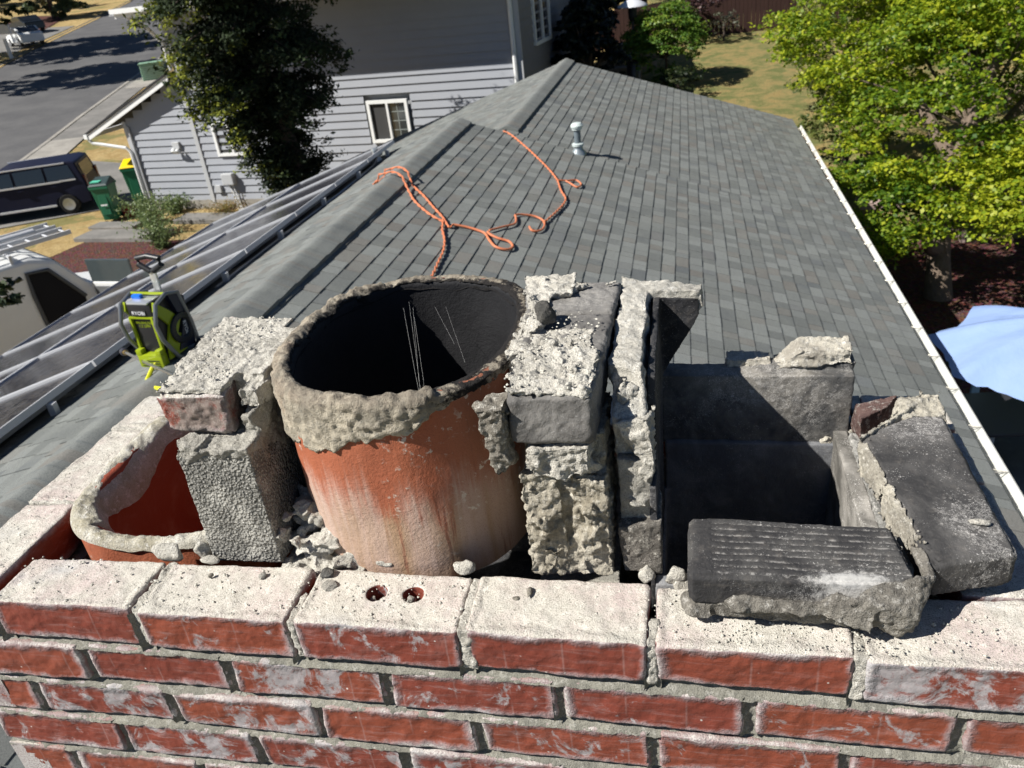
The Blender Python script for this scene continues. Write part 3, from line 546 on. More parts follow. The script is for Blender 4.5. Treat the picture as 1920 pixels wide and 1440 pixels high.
# ================================================================ our own house: shingled roof
K = 1/3.0; CS = math.cos(math.atan(K))
def zR(x): return -2.139-x*K
def zL(x): return -.573+x*K
def zLf(x): return -.953+x*K
def m_shingle():
    t = NT('asphalt_shingle', .93, .15); rn = t.attr('rn'); X = t.xyz()
    g = t.noise(150, 4, .8); n = t.noise(3.2, 4, .6); n2 = t.noise(22, 4, .6)
    c = t.mix(t.ss(rn, .0, 1.0), (.138, .146, .140), (.215, .226, .216)); c = t.mix(t.ss(t.ma('FRACT', t.ma('MULTIPLY', rn, 7.3)), .72, .95, 0, .55), c, (.17, .15, .13)); c = t.mix(t.ss(t.ma('FRACT', t.ma('MULTIPLY', rn, 13.7)), .8, 1, 0, .5), c, (.10, .11, .12))
    c = t.mix(t.ss(n, .4, .7, 0, .35), c, (.215, .225, .205)); c = t.mix(t.ss(g, .45, .62, 0, .5), c, (.07, .073, .07)); c = t.mix(t.ss(t.noise(55, 4, .8), .55, .7, 0, .4), c, (.26, .27, .25)); c = t.mix(t.ss(n2, .55, .75, 0, .3), c, (.2, .2, .185))
    t.col(c); t.bump(g, .003, .7); t.bump(n2, .004, .5); return t.m
M_sh = m_shingle()
house = empty('single_storey_house', (0, 6, -5.5), 'low house with grey asphalt shingle roof below the chimney', 'house')
E_ = .143
def shingles(name, xr, zf, sgn, y0, y1, xend, seed, s0=.0):
    """courses as overlapping wedges, each split into tabs of uneven thickness and reach"""
    rr = random.Random(seed); V = []; F = []; rn = []; L_ = abs(xend-xr)/CS; n = int(L_/E_)+1
    for c in range(n):
        a = s0+c*E_; b = min(a+E_, L_); y = y0-rr.random()*.3
        if b-a < .02: continue
        while y < y1:
            w = rr.choice([.125, .15, .17, .20, .25])+rr.uniform(-.01, .01); ya, yb = max(y, y0), min(y+w-.009, y1); y += w
            if yb-ya < .01: continue
            th = .0078+rr.choice([0, .003])+rr.uniform(-.0008, .0008); bb = b+.010+rr.uniform(-.002, .002); r = rr.random(); k = len(V)
            for (s, h) in ((a-.02, .0), (bb, th), (bb, -.004)):
                x = xr+sgn*s*CS; z = zf(x)+h/CS
                for yy in (ya, yb): V.append((x, yy-6, z+5.5))
            F += [(k, k+1, k+3, k+2), (k+2, k+3, k+5, k+4), (k+1, k, k+4, k+5), (k, k+2, k+4), (k+1, k+5, k+3)]; rn += [r]*6
    o = mk(name, V, F, M_sh, house, attrs={'rn': rn})
    bm = bmesh.new(); bm.from_mesh(o.data); bmesh.ops.recalc_face_normals(bm, faces=bm.faces); bm.to_mesh(o.data); bm.free(); return o
XR, XF, XG, XL, YB0, YM, YE = -2.35, -1.76, 2.86, -7.15, -5.0, 10.42, 17.35
shingles('roof_slope', XR+.05, zR, 1, YB0, YM, XG, 1); shingles('roof_slope', XF+.05, zR, 1, YM, YE, XG, 1, s0=-.02+((.59/CS) % E_ and 0))
shingles('roof_slope', XR-.05, zL, -1, YB0, YM+.02, XL, 2); shingles('roof_slope', XF-.05, zLf, -1, YM-.3, YE, XL, 3)
mb = MB(); off = Vector((0, -6, 5.5))
def slab(xa, xb, zf, y0, y1, t=.04, d=-.004):
    mb.hexa([Vector((xa, y0, zf(xa)+d-t))+off, Vector((xb, y0, zf(xb)+d-t))+off, Vector((xb, y1, zf(xb)+d-t))+off, Vector((xa, y1, zf(xa)+d-t))+off], [Vector((xa, y0, zf(xa)+d))+off, Vector((xb, y0, zf(xb)+d))+off, Vector((xb, y1, zf(xb)+d))+off, Vector((xa, y1, zf(xa)+d))+off])
slab(XR, XG, zR, YB0, YM); slab(XF, XG, zR, YM, YE); slab(XL, XR, zL, YB0, YM); slab(XL, XF, zLf, YM, YE)
mb.build('roof_deck', plain('roofing_felt', (.035, .037, .037), .95), house)
def vent(name, xr, zc, y0, y1, wob):
    V = []; F = []; ys = np.arange(y0, y1, .05); prof = [(-.168, .004), (-.166, .030), (-.12, .036), (-.06, .040), (-.02, .046), (.02, .046), (.06, .040), (.12, .036), (.166, .030), (.168, -.002)]
    for y in ys:
        ph = (y*3.28) % 1; u = ph*.011; w = .018*math.sin(y*2.1)*math.sin(y*.9+1) if wob else 0
        for i, (d, h) in enumerate(prof):
            dd = d+(w*(d < 0)*abs(d)/.168); V.append((xr+dd-0, y-6, zc-abs(dd)*K+h+u*(abs(d) < .167)+5.5+.003*noise.noise(Vector((y*7, d*30, 0)))))
    m = len(prof)
    for i in range(len(ys)-1):
        for k in range(m-1): F.append((i*m+k, i*m+k+1, (i+1)*m+k+1, (i+1)*m+k))
    b = len(V); F.append(tuple(range(m))); F.append(tuple(reversed(range(b-m, b))))
    o = mk(name, V, F, M_sh, house, True, {'rn': [.5+.4*noise.noise(Vector((v[1]*2, 0, 0))) for v in V]}); o.data.set_sharp_from_angle(angle=math.radians(50)); return o
vent('ridge_vent', XR, zR(XR), YB0, YM-.05, True); vent('ridge_vent', XF, zR(XF), YM+.15, YE, False)
M_white = plain('white_paint', (.74, .75, .74), .45, spec=.4, var=.06)
M_trimg = plain('grey_trim', (.42, .43, .44), .5, var=.06)
M_wallh = plain('house_wall_paint', (.30, .31, .32), .7)
mb = MB(); mb.box(Vector(((XG-.5+XL+.6)/2, (YB0+YE)/2, -4.3))+off, (XG-.5-XL-.6, YE-YB0-.6, 2.4)); mb.build('wall', M_wallh, house)
mb = MB(); mb.box(Vector((XG-.012, (YB0+YE)/2, zR(XG)-.11))+off, (.02, YE-YB0, .17)).box(Vector((XL+.012, (YB0+YE)/2, zLf(XL)-.11))+off, (.02, YE-YB0, .17)); mb.build('fascia', M_white, house)
# gutter with strap hangers
g0 = zR(XG)-.02
poly = [(XG+.002, g0-.0), (XG+.002, g0-.105), (XG+.085, g0-.105), (XG+.115, g0-.03), (XG+.125, g0+.0), (XG+.113, g0+.004), (XG+.105, g0-.012), (XG+.078, g0-.097), (XG+.012, g0-.097), (XG+.012, g0)]
mb = MB(); mb.prism([(p[0], p[1]+5.5) for p in poly], 1, YB0-6, YE-.5-6); gut = mb.build('gutter', plain('white_gutter', (.62, .62, .58), .4, var=.1, scale=9), house)
y = -.2; M_galv = plain('galvanised', (.55, .52, .45), .4, .6)
while y < YE-.6:
    mb = MB(); mb.tube([(XG+.0, y-6, g0+.006+5.5), (XG+.115, y-6, g0+.006+5.5)], .005, 6).tube([(XG+.115, y-6, g0+.006+5.5), (XG+.02, y+.05-6, g0+.0+5.5)], .004, 6); y += .62
    mb.build('hanger', M_galv, gut)
lf = []; LF = []
for _ in range(420):
    y = random.choice([random.uniform(9.5, 16.6), random.uniform(12, 16.6)]); x = XG+.04+random.uniform(-.035, .04); z = g0-.09+random.uniform(0, .07); a = random.random()*6.28; r = random.uniform(.008, .02); b = len(lf)
    lf += [(x+r*math.cos(a), y-6+r*math.sin(a), z+5.5), (x-r*.5*math.sin(a), y-6+r*.5*math.cos(a), z+5.508), (x-r*math.cos(a), y-6-r*math.sin(a), z+5.5), (x+r*.5*math.sin(a), y-6-r*.5*math.cos(a), z+5.508)]; LF.append((b, b+1, b+2, b+3))
tag(mk('leaf_litter', lf, LF, plain('brown_leaves', (.28, .13, .05), .8, var=.4), gut), kind='stuff')
# plumbing vent, small flashing
v = empty('plumbing_vent', (-.75, 10.36, zR(-.75)-.02), 'short grey plumbing vent pipe with round cap on the far roof slope', 'vent pipe')
Mz = plain('zinc_grey', (.30, .34, .36), .4, .5)
MB().lathe([(.11, .0), (.105, .03), (.066, .075), (.062, .11)], (0, 0, 0), 24).build('flashing', Mz, v, True)
MB().lathe([(.046, .06), (.046, .37)], (0, 0, 0), 20).build('pipe', plain('dark_pipe', (.14, .17, .19), .5), v, True)
MB().lathe([(.058, .115), (.078, .12), (.08, .15), (.06, .16)], (0, 0, 0), 24).build('collar', plain('pale_collar', (.48, .54, .53), .5), v, True)
MB().lathe([(.05, .33), (.068, .335), (.07, .36), (.082, .365), (.085, .39), (.06, .42), (.0, .43)], (0, 0, 0), 24).build('cap', plain('pale_cap', (.52, .58, .56), .5), v, True)
v = empty('cable_flashing', (-3.47, 9.9, zL(-3.47)-.01), 'small metal cone flashing with cable beside the solar panels', 'flashing')
MB().lathe([(.11, 0), (.04, .10), (.035, .16), (.05, .165), (.045, .2), (0, .21)], (0, 0, 0), 18).build('cone', plain('bright_metal', (.6, .62, .62), .3, .7), v, True)
MB().tube([(0, 0, .15), (.06, -.08, .12), (.05, -.25, .03), (.12, -.8, .06), (.16, -1.8, .07), (.1, -3.2, .05), (.12, -4.6, .06)], .016, 8).build('cable', plain('metal_conduit', (.45, .46, .47), .4, .6), v, True)
# solar panels
def m_solar():
    t = NT('solar_glass', .12, .5); X = t.xyz()
    def lines(v, sc, w): f = t.ma('FRACT', t.ma('MULTIPLY', v, sc)); return t.ss(t.ma('ABSOLUTE', t.ma('SUBTRACT', f, .5)), .5-w, .5)
    g = t.ma('MAXIMUM', lines(X[0], 6/1.02, .03), lines(X[1], 10/1.66, .03)); g2 = t.ma('MULTIPLY', lines(X[0], 36/1.02, .1), .35); d = t.noise(7, 5, .7)
    c = t.mix(t.ma('MAXIMUM', g, g2), (.014, .014, .020), (.13, .13, .15)); c = t.mix(t.ss(d, .35, .75, .0, .3), c, (.14, .14, .15)); t.col(c); t.set('Roughness', t.ss(d, .3, .8, .09, .3)); t.set('Specular IOR Level', .12); return t.m
M_sol = m_solar(); M_alu = plain('aluminium', (.52, .53, .55), .5, .1, var=.06)
ang = -math.atan(K)
pan = None
Rt = Matrix.Rotation(ang, 4, 'Y')
for r in range(2):
    for k in range(9):
        L_ = 1.66; Wd = 1.10; s = .98/CS+L_/2+r*(L_+.025); x = XR-s*CS; y = 10.35-Wd/2-k*(Wd+.02)
        if pan is None:
            p = bpy.data.objects.new('solar_panel', None); link(p); pan = [p]
            a = MB(); a.box((0, 0, .0), (L_-.05, Wd-.05, .012)); g = a.build('glass', M_sol, p)
            f = MB(); w = .016
            f.box((-(L_-w)/2, 0, 0), (w, Wd, .045)).box(((L_-w)/2, 0, 0), (w, Wd, .045)).box((0, -(Wd-w)/2, 0), (L_-2*w, w, .045)).box((0, (Wd-w)/2, 0), (L_-2*w, w, .045)); fr = f.build('frame', M_alu, p); pan += [g, fr]
        else:
            p = pan[0].copy(); link(p)
            for q in pan[1:]: c = q.copy(); link(c, p)
        nn = ['nearest', 'second', 'third', 'fourth', 'fifth', 'sixth', 'seventh', 'eighth', 'farthest'][8-k]
        tag(p, '%s framed dark solar panel in the %s row on the roof' % (nn, 'upper ridge side' if r == 0 else 'lower eave side'), 'solar panel', 'solar panels on the roof')
        p.matrix_world = Matrix.Translation((x, y, zL(x)+.125)) @ Matrix.Rotation(ang, 4, 'Y')
mb = MB()
for s in (1.25, 2.2, 2.95, 3.9): x = XR-s*CS; mb.box((x, 5.3, zL(x)+.065), (.04, 10.0, .06))
for k in range(9):
    y = .9+k*1.13; x = XR-.99; mb.box((x+.03, y, zL(x)+.05), (.05, .04, .10))
tag(mb.build('mounting_rails', M_alu), 'aluminium rails holding the solar panels above shingles', 'rails')
# orange rope
def ropez(x): return (zR(x) if x > XR+.17 else (zR(XR)+.045-.25*abs(x-XR)*K if x > XR-.17 else zL(x)))
def rope(mb, pts, r=.0068, tw=True, pitch=.19):
    P = [Vector((p[0], p[1], ropez(p[0])+.028+(p[2] if len(p) > 2 else 0))) for p in pts]; Q = []
    for i in range(len(P)-1):
        p0, p1, p2, p3 = P[max(i-1, 0)], P[i], P[i+1], P[min(i+2, len(P)-1)]; n = max(3, int((p2-p1).length/.02))
        for k in range(n):
            t = k/n; q = .5*((2*p1)+(p2-p0)*t+(2*p0-5*p1+4*p2-p3)*t*t+(3*p1-p0-3*p2+p3)*t**3); q.z = max(q.z, ropez(q.x)+.02); Q.append(q)
    Q.append(P[-1]); d = 0; A = []; B = []
    for i, q in enumerate(Q):
        if i: d += (q-Q[i-1]).length
        tt = (Q[min(i+1, len(Q)-1)]-Q[max(0, i-1)]).normalized(); s = tt.cross(Vector((0, 0, 1))).normalized(); a = d/pitch*math.tau; rr = r*.95
        o = s*math.cos(a)*rr+Vector((0, 0, 1))*math.sin(a)*rr; A.append(q+o); B.append(q-o)
    if tw: mb.tube(A, r, 7); mb.tube(B, r, 7)
    else: mb.tube(Q, r*1.25, 8)
mb = MB()
rope(mb, [[-2.614, 7.5], [-2.549, 7.62], [-2.40, 7.62], [-2.234, 7.52], [-2.113, 7.327], [-1.941, 7.106], [-1.791, 6.884], [-1.643, 6.676], [-1.533, 6.482], [-1.51, 6.55]])
rope(mb, [[-2.60, 7.48], [-2.42, 7.42], [-2.243, 7.338], [-2.085, 7.1], [-1.972, 6.893], [-1.804, 6.699], [-1.674, 6.599], [-1.607, 6.576]])
rope(mb, [[-1.624, 6.643], [-1.566, 6.375], [-1.488, 6.143], [-1.437, 5.905], [-1.411, 5.624], [-1.384, 5.3], [-1.36, 4.6]])
rope(mb, [[-1.51, 6.56], [-1.368, 6.593], [-1.238, 6.578], [-1.194, 6.538], [-1.142, 6.43], [-1.058, 6.308], [-.962, 6.315], [-.922, 6.419], [-.976, 6.523], [-1.077, 6.529], [-1.16, 6.567], [-1.195, 6.615]], .0095, False)
rope(mb, [[-1.19, 6.666], [-1.09, 6.864], [-1.011, 7.032], [-1.033, 7.218], [-1.05, 7.271], [-.989, 7.346], [-.86, 7.39], [-.766, 7.314], [-.74, 7.132], [-.774, 7.004], [-.832, 6.971], [-.871, 7.053]], .0085, False)
rope(mb, [[-.762, 7.283], [-.726, 7.491], [-.688, 7.746], [-.654, 8.068], [-.666, 8.26], [-.74, 8.466], [-.822, 8.8]])
rope(mb, [[-.831, 8.827], [-.733, 8.902], [-.633, 9.026], [-.558, 8.914], [-.592, 8.766], [-.689, 8.853], [-.744, 8.891]], .0085, False)
rope(mb, [[-.831, 8.827], [-.898, 8.997], [-1.016, 9.247], [-1.171, 9.53], [-1.339, 9.821], [-1.48, 10.045], [-1.616, 10.25], [-1.70, 10.34], [-1.76, 10.36]])
tag(mb.build('orange_rope', plain('orange_cord', (.58, .185, .085), .6, var=.15), smooth=True, center=True), 'twisted orange rope snaking over the grey shingle roof with loops', 'rope')
# pressure washer
def washer():
    w = empty('pressure_washer', (-2.44, 3.28, zL(-2.44)-.02), 'lime green and black wheeled pressure washer standing on the roof', 'pressure washer', rz=math.radians(-6)); w.scale = (.92, .92, .86)
    G_ = plain('lime_plastic', (.27, .34, .010), .35, var=.05); Kb = plain('black_plastic', (.018, .018, .02), .4); Gr = plain('grey_tube', (.22, .23, .24), .3, .6); Sl = plain('silver', (.6, .62, .63), .3, .6)
    MB().box((0, 0, .30), (.20, .22, .34), bev=.03).box((0, -.02, .50), (.19, .20, .12), bev=.03).build('motor_housing', Kb, w, True)
    f = MB().box((-.085, -.118, .33), (.018, .02, .26), bev=.004).box((.085, -.118, .33), (.018, .02, .26), bev=.004).box((0, -.135, .145), (.19, .06, .10), bev=.012).box((-.075, -.14, .205), (.045, .05, .05), bev=.01).box((.075, -.14, .205), (.045, .05, .05), bev=.01).box((0, -.118, .455), (.17, .018, .012))
    f.build('front_shroud', G_, w, True)
    for k in range(3): pass
    mb = MB()
    for k in range(3): mb.box((0, -.167, .115+k*.018), (.14, .004, .005))
    mb.build('grille', Kb, w)
    sd = MB().prism([(-.11, .14), (.06, .14), (.10, .22), (.02, .28), (.08, .36), (.0, .46), (-.10, .56), (-.12, .5), (-.03, .36), (-.09, .25)], 0, .104, .12).prism([(-.11, .14), (.06, .14), (.10, .22), (.02, .28), (.08, .36), (.0, .46), (-.10, .56), (-.12, .5), (-.03, .36), (-.09, .25)], 0, -.12, -.104)
    sd.build('side_shroud', G_, w)
    MB().prism([(-.02, .16), (.14, .14), (.16, .5), (.02, .58), (.06, .42), (.1, .36), (.05, .27)], 0, .098, .128).build('side_cover', plain('navy_plastic', (.012, .016, .035), .35), w)
    for sx in (-1, 1):
        x = sx*.135
        MB().tube([(x, .02, .06), (x, -.06, .14), (x, -.14, .30), (x, -.16, .42), (x, -.11, .545), (x, -.0, .58), (x*.9, .12, .54), (x, .15, .3), (x, .16, .08)], .014, 10).build('roll_bar', Gr, w, True)
    MB().tube([(-.135, -.0, .58), (.135, -.0, .58)], .011, 8, ).build('cross_bar', G_, w, True)
    MB().box((0, .10, .63), (.05, .016, .16), bev=.005).build('handle_stem', Sl, w, True)
    MB().tube([(-.01, .10, .70), (-.09, .10, .75), (-.085, .10, .795), (.0, .10, .81), (.085, .10, .795), (.09, .10, .75), (.01, .10, .70)], .02, 10).build('handle', Kb, w, True)
    MB().box((-.05, -.04, .575), (.07, .035, .03), bev=.01).build('blue_clip', plain('blue_plastic', (.01, .14, .62), .4), w, True)
    MB().box((.0, -.06, .555), (.16, .12, .015), bev=.006).build('top_plate', Sl, w, True)
    MB().box((0, -.123, .49), (.10, .006, .042), bev=.002).build('badge', Kb, w, True)
    for sx in (-1, 1):
        R = Matrix.Rotation(math.pi/2, 3, 'Y'); wh = MB().lathe([(.05, -.022), (.085, -.02), (.088, 0), (.085, .02), (.05, .022)], (sx*.17, .15, .085), 24, R).build('wheel', Kb, w, True)
        h = MB().lathe([(.0, -.026), (.05, -.024), (.058, -.01), (.058, .01), (.05, .024), (0, .026)], (sx*.17, .15, .085), 20, R).build('hub', G_, wh, True)
    mb = MB()
    for i in range(3):
        R_ = .075+.012*i; mb.tube([(.13, .06+R_*math.cos(a), .3+R_*math.sin(a)) for a in np.linspace(0, 6.28, 20)], .012, 7)
    mb.build('hose_coil', Kb, w, True)
    def text(name, s, size, loc, m, par, rot=(math.pi/2, 0, 0)):
        c = bpy.data.curves.new(name, 'FONT'); c.body = s; c.size = size; c.extrude = .0008; c.align_x = 'CENTER'; c.align_y = 'CENTER'; o = bpy.data.objects.new(name, c); C.objects.link(o)
        dg = bpy.context.evaluated_depsgraph_get(); me = bpy.data.meshes.new_from_object(o.evaluated_get(dg)); bpy.data.objects.remove(o)
        o = bpy.data.objects.new(name, me); link(o, par); o.location = loc; o.rotation_euler = rot; me.materials.clear(); me.materials.append(m); return o
    text('brand_lettering', 'RYOBI', .036, (0, -.1275, .49), plain('white_letter', (.8, .8, .82), .5), w)
    text('model_lettering', 'BRUSHLESS\n1.2 GPM', .026, (0, -.1115, .40), G_, w); text('side_lettering', 'RYOBI', .04, (.1295, .09, .28), plain('white_letter2', (.7, .7, .7), .5), w, (math.pi/2, math.radians(90), math.pi/2))
    return w
washer()
def RP(x, y, h=0): return Vector((x, y, zL(x)+h))
t = empty('spray_lance', RP(-2.35, 3.0, .1), 'silver pressure washer lance with dark nozzle and yellow hose', 'lance')
A, B = Vector((-.54, .46, -.13)), Vector((.45, -.38, .14))
MB().tube([A, B], .010, 8).build('lance', plain('steel', (.5, .5, .5), .25, .9), t, True)
d = (A-B).normalized(); MB().tube([A, A+d*.03], .016, 10).build('brass_collar', plain('brass', (.5, .35, .15), .35, .8), t, True)
MB().tube([A+d*.03, A+d*.06, A+d*.10, A+d*.13], [.020, .027, .022, .010], 12).build('nozzle', plain('nozzle_plastic', (.03, .03, .04), .5), t, True)
MB().tube([(-.04, .16, .0), (-.10, .12, -.06), (-.10, .04, -.10), (-.02, -.06, -.09), (.10, -.12, -.07), (.22, -.16, -.04)], .013, 8).build('hose', plain('lime_hose', (.62, .62, .02), .45), t, True)
# ================================================================ ground and street
def smst(v, a, b):
    t = np.clip((v-a)/(b-a), 0, 1); return t*t*(3-2*t)
def G(x, y):
    x = np.asarray(x, float); y = np.asarray(y, float)
    d = np.hypot(x, y); r = smst(x, -6, -2)*(1.3*smst(y, 16.5, 19.5)+.085*np.maximum(0, y-18)); l = smst(-x, 2, 8)*.06*np.maximum(0, d-30)
    return -5.5+r+l
def gz(x, y): return float(G(x, y))
def m_grass():
    t = NT('dry_grass', .95, .1); X = t.xyz(); n = t.noise(.35, 4, .6); n2 = t.noise(2.2, 5, .7, .5); n3 = t.noise(14, 4, .8); 
    dry = t.mix(t.ss(n2, .35, .65), (.36, .25, .105), (.50, .375, .18)); gr = t.mix(n3, (.07, .10, .028), (.16, .19, .07))
    g = t.ss(t.ma('ADD', n2, t.ma('MULTIPLY', t.ma('SUBTRACT', n, .5), 1.2)), .52, .66)
    right = t.ss(X[0], -4, 0); g = t.ma('MAXIMUM', t.ma('MULTIPLY', g, .7), t.ma('MULTIPLY', right, t.ss(n2, .36, .62, .25, .95)))
    c = t.mix(g, dry, gr); c = t.mix(t.ss(n3, .4, .7, 0, .5), c, (.16, .11, .05)); t.col(c); t.bump(n3, .08, .8); return t.m
xs = np.concatenate([np.arange(-400, -60, 20), np.arange(-60, 30, 1.0), np.arange(30, 200, 15)]); ys = np.concatenate([np.arange(-60, 0, 10), np.arange(0, 60, 1.0), np.arange(60, 120, 4), np.arange(120, 460, 20)])
GX, GY = np.meshgrid(xs, ys, indexing='ij'); GZ = G(GX, GY); ny = len(ys)
V = np.stack([GX.ravel(), GY.ravel(), GZ.ravel()], 1); F = [(i*ny+j, (i+1)*ny+j, (i+1)*ny+j+1, i*ny+j+1) for i in range(len(xs)-1) for j in range(ny-1)]
tag(mk('ground', V, F, m_grass(), smooth=True), kind='structure')
def strip(name, A, B, m, dz, kind='structure', n=12, nw=10):
    def res(P):
        P = [Vector(p) for p in P]; out = []
        for i in range(len(P)-1):
            for k in range(n): out.append(P[i].lerp(P[i+1], k/n))
        return out+[P[-1]]
    a, b = res(A), res(B); V = []; F = []
    for p, q in zip(a, b):
        for k in range(nw+1):
            v = p.lerp(q, k/nw); V.append((v.x, v.y, gz(v.x, v.y)+dz))
    w = nw+1
    for i in range(len(a)-1):
        for k in range(nw): F.append((i*w+k, i*w+k+1, (i+1)*w+k+1, (i+1)*w+k))
    o = mk(name, V, F, m); bm = bmesh.new(); bm.from_mesh(o.data)
    if sum(f.normal.z for f in bm.faces) < 0: bmesh.ops.reverse_faces(bm, faces=bm.faces)
    bm.to_mesh(o.data); bm.free(); return tag(o, kind=kind)
def m_asph(name, a, b, sc=.5):
    t = NT(name, .9, .2); n = t.noise(sc, 5, .6); n2 = t.noise(9, 5, .75); n3 = t.noise(1.3, 4, .7, 1.0); c = t.mix(t.ss(n, .3, .7), a, b); c = t.mix(t.ss(n2, .5, .7, 0, .3), c, tuple(x*1.5 for x in b)); c = t.mix(t.ss(n3, .62, .72, 0, .45), c, tuple(x*.6 for x in a)); t.col(c); t.bump(n2, .01, .6); return t.m
M_as = m_asph('asphalt', (.085, .084, .086), (.115, .113, .112)); M_con = m_asph('old_concrete', (.24, .225, .20), (.33, .31, .275), 1.2); M_dcon = m_asph('driveway_concrete', (.15, .145, .135), (.21, .20, .185), 1.0)
near = [(-21.5, 11), (-24.0, 21.5), (-25.7, 26.57), (-27.16, 30.84), (-29.2, 36.5), (-31.8, 44.2), (-35.06, 53.6), (-39.6, 66), (-50, 90), (-70, 130)]
far = [(-31, 12), (-36.5, 27), (-40.0, 36), (-43, 43), (-47.41, 52.8), (-50.8, 60.5), (-54.9, 70.8), (-58.5, 80), (-66, 98), (-88, 138)]
strip('road', near, far, M_as, .03)
def shift(P, d): return [(p[0]+d, p[1]) for p in P]
cb = strip('kerb', shift(near, .02), shift(near, .22), M_con, .06, n=6, nw=1)
strip('kerb', shift(far, -.25), shift(far, .0), m_asph('dark_kerb', (.05, .05, .05), (.08, .078, .075)), .14, n=6, nw=1)
strip('pavement', shift(near, .24), shift(near, 1.7), M_dcon, .035, n=6, nw=2)
strip('pavement', [(-24.6, 23.7), (-26.0, 27.9), (-27.3, 31.6)], [(-22.9, 24.4), (-24.3, 28.2), (-25.8, 32.2)], M_con, .042, n=6)
strip('pavement', [(-30.9, 42.9), (-32.3, 47.3)], [(-29.6, 43.2), (-30.8, 47.4)], M_con, .042, n=6)
strip('driveway', [(-22.6, 18.4), (-20.75, 20.65), (-18.04, 22.3), (-16.3, 22.0)], [(-27.2, 24.0), (-25.9, 29.0), (-22.4, 28.2), (-18.5, 27.2)], M_dcon, .03, n=6)
strip('driveway', [(-80, 62), (-66, 62), (-52, 60)], [(-84, 74), (-70, 76), (-58, 76)], M_dcon, .04, n=6)
def m_mulch():
    t = NT('bark_mulch', .95, .1); v = t.vor(16, out='Color'); n = t.noise(6, 5, .8); c = t.mix(.55, t.mix(n, (.06, .028, .024), (.19, .09, .075)), v, 'MULTIPLY'); c = t.mix(t.ss(t.noise(30, 3, .8), .6, .7, 0, .6), c, (.34, .22, .18)); t.col(c); t.bump(t.vor(16), .03); return t.m
M_mul = m_mulch()
strip('mulch_bed', [(-17.2, 18.9), (-14.4, 18.6), (-11, 18.6)], [(-15.6, 14), (-12, 12.0), (-8, 12)], M_mul, .04, n=4)
strip('mulch_bed', [(3.1, 10), (3.1, 13), (3.4, 16.5)], [(8.0, 9.6), (9.5, 12), (10, 16)], M_mul, .04, n=6)
strip('lawn', [(-24.5, 18.2), (-21.2, 20.0), (-18.3, 21.3), (-17, 20.9)], [(-20.5, 14.5), (-18, 16), (-16.4, 17.6), (-16.2, 18.8)], m_grass(), .045, n=4)
for i, (x, y, w, d, h, rz) in enumerate(((-16.1, 20.15, 1.7, .55, .12, -.12), (-15.1, 19.05, 2.9, .8, .16, -.1), (-12.4, 20.35, 3.6, .7, .14, -.12))):
    o = MB().box((x, y, -5.5+h/2), (w, d, h), rz).build('stone_step', M_dcon, center=True, bev=.02); tag(o, ['short grey step slab beside the green bin', 'wide grey step slab above the mulch bed', 'long grey slab along the neighbour foundation'][i], 'step', 'grey step slabs')
# ================================================================ foliage tools
def leafmesh(name, pts, nrm, size, m, parent, seed=0, fold=.25, asp=.6, attr=None):
    """one kinked four-sided leaf at every point, all in one mesh"""
    rs = np.random.RandomState(seed); n = len(pts); nrm = nrm/np.linalg.norm(nrm, axis=1, keepdims=True)
    a = rs.normal(size=(n, 3)); a -= (a*nrm).sum(1, keepdims=True)*nrm; a /= np.linalg.norm(a, axis=1, keepdims=True); b = np.cross(nrm, a); s = (size*rs.uniform(.6, 1.25, n))[:, None]
    V = np.empty((n, 4, 3)); V[:, 0] = pts-a*s*.5; V[:, 1] = pts+b*s*asp*.5+nrm*s*fold*.3; V[:, 2] = pts+a*s*.5; V[:, 3] = pts-b*s*asp*.5+nrm*s*fold*.3
    me = bpy.data.meshes.new(name); me.vertices.add(n*4); me.vertices.foreach_set('co', V.ravel()); me.loops.add(n*4); me.loops.foreach_set('vertex_index', np.arange(n*4, dtype=np.int32)); me.polygons.add(n)
    me.polygons.foreach_set('loop_start', np.arange(0, n*4, 4, dtype=np.int32)); me.update(calc_edges=True)
    at = me.attributes.new('lv', 'FLOAT', 'POINT'); at.data.foreach_set('value', np.repeat(attr if attr is not None else rs.rand(n), 4).astype(np.float32))
    me.materials.append(m); o = bpy.data.objects.new(name, me); link(o, parent); return o
def m_leaf(name, a, b, c, trans=.35, rough=.5):
    t = NT(name, rough, .35); lv = t.attr('lv'); col = t.mix(t.ss(lv, 0, .5), a, b); col = t.mix(t.ss(lv, .55, 1), col, c); t.col(col)
    tr = t.n('ShaderNodeBsdfTranslucent'); t.l(t.mix(.5, col, t.mix(.5, col, (.5, .6, .02), 'MULTIPLY'), 'ADD'), tr.inputs[0]); ms = t.n('ShaderNodeMixShader'); ms.inputs[0].default_value = trans
    t.l(t.b.outputs[0], ms.inputs[1]); t.l(tr.outputs[0], ms.inputs[2]); t.l(ms.outputs[0], t.t.nodes['Material Output'].inputs[0]); return t.m
M_bark = plain('bark', (.16, .12, .09), .95, var=.45, scale=9, bump=.02); M_dbark = plain('dark_bark', (.07, .052, .042), .95, var=.4, scale=7, bump=.02)
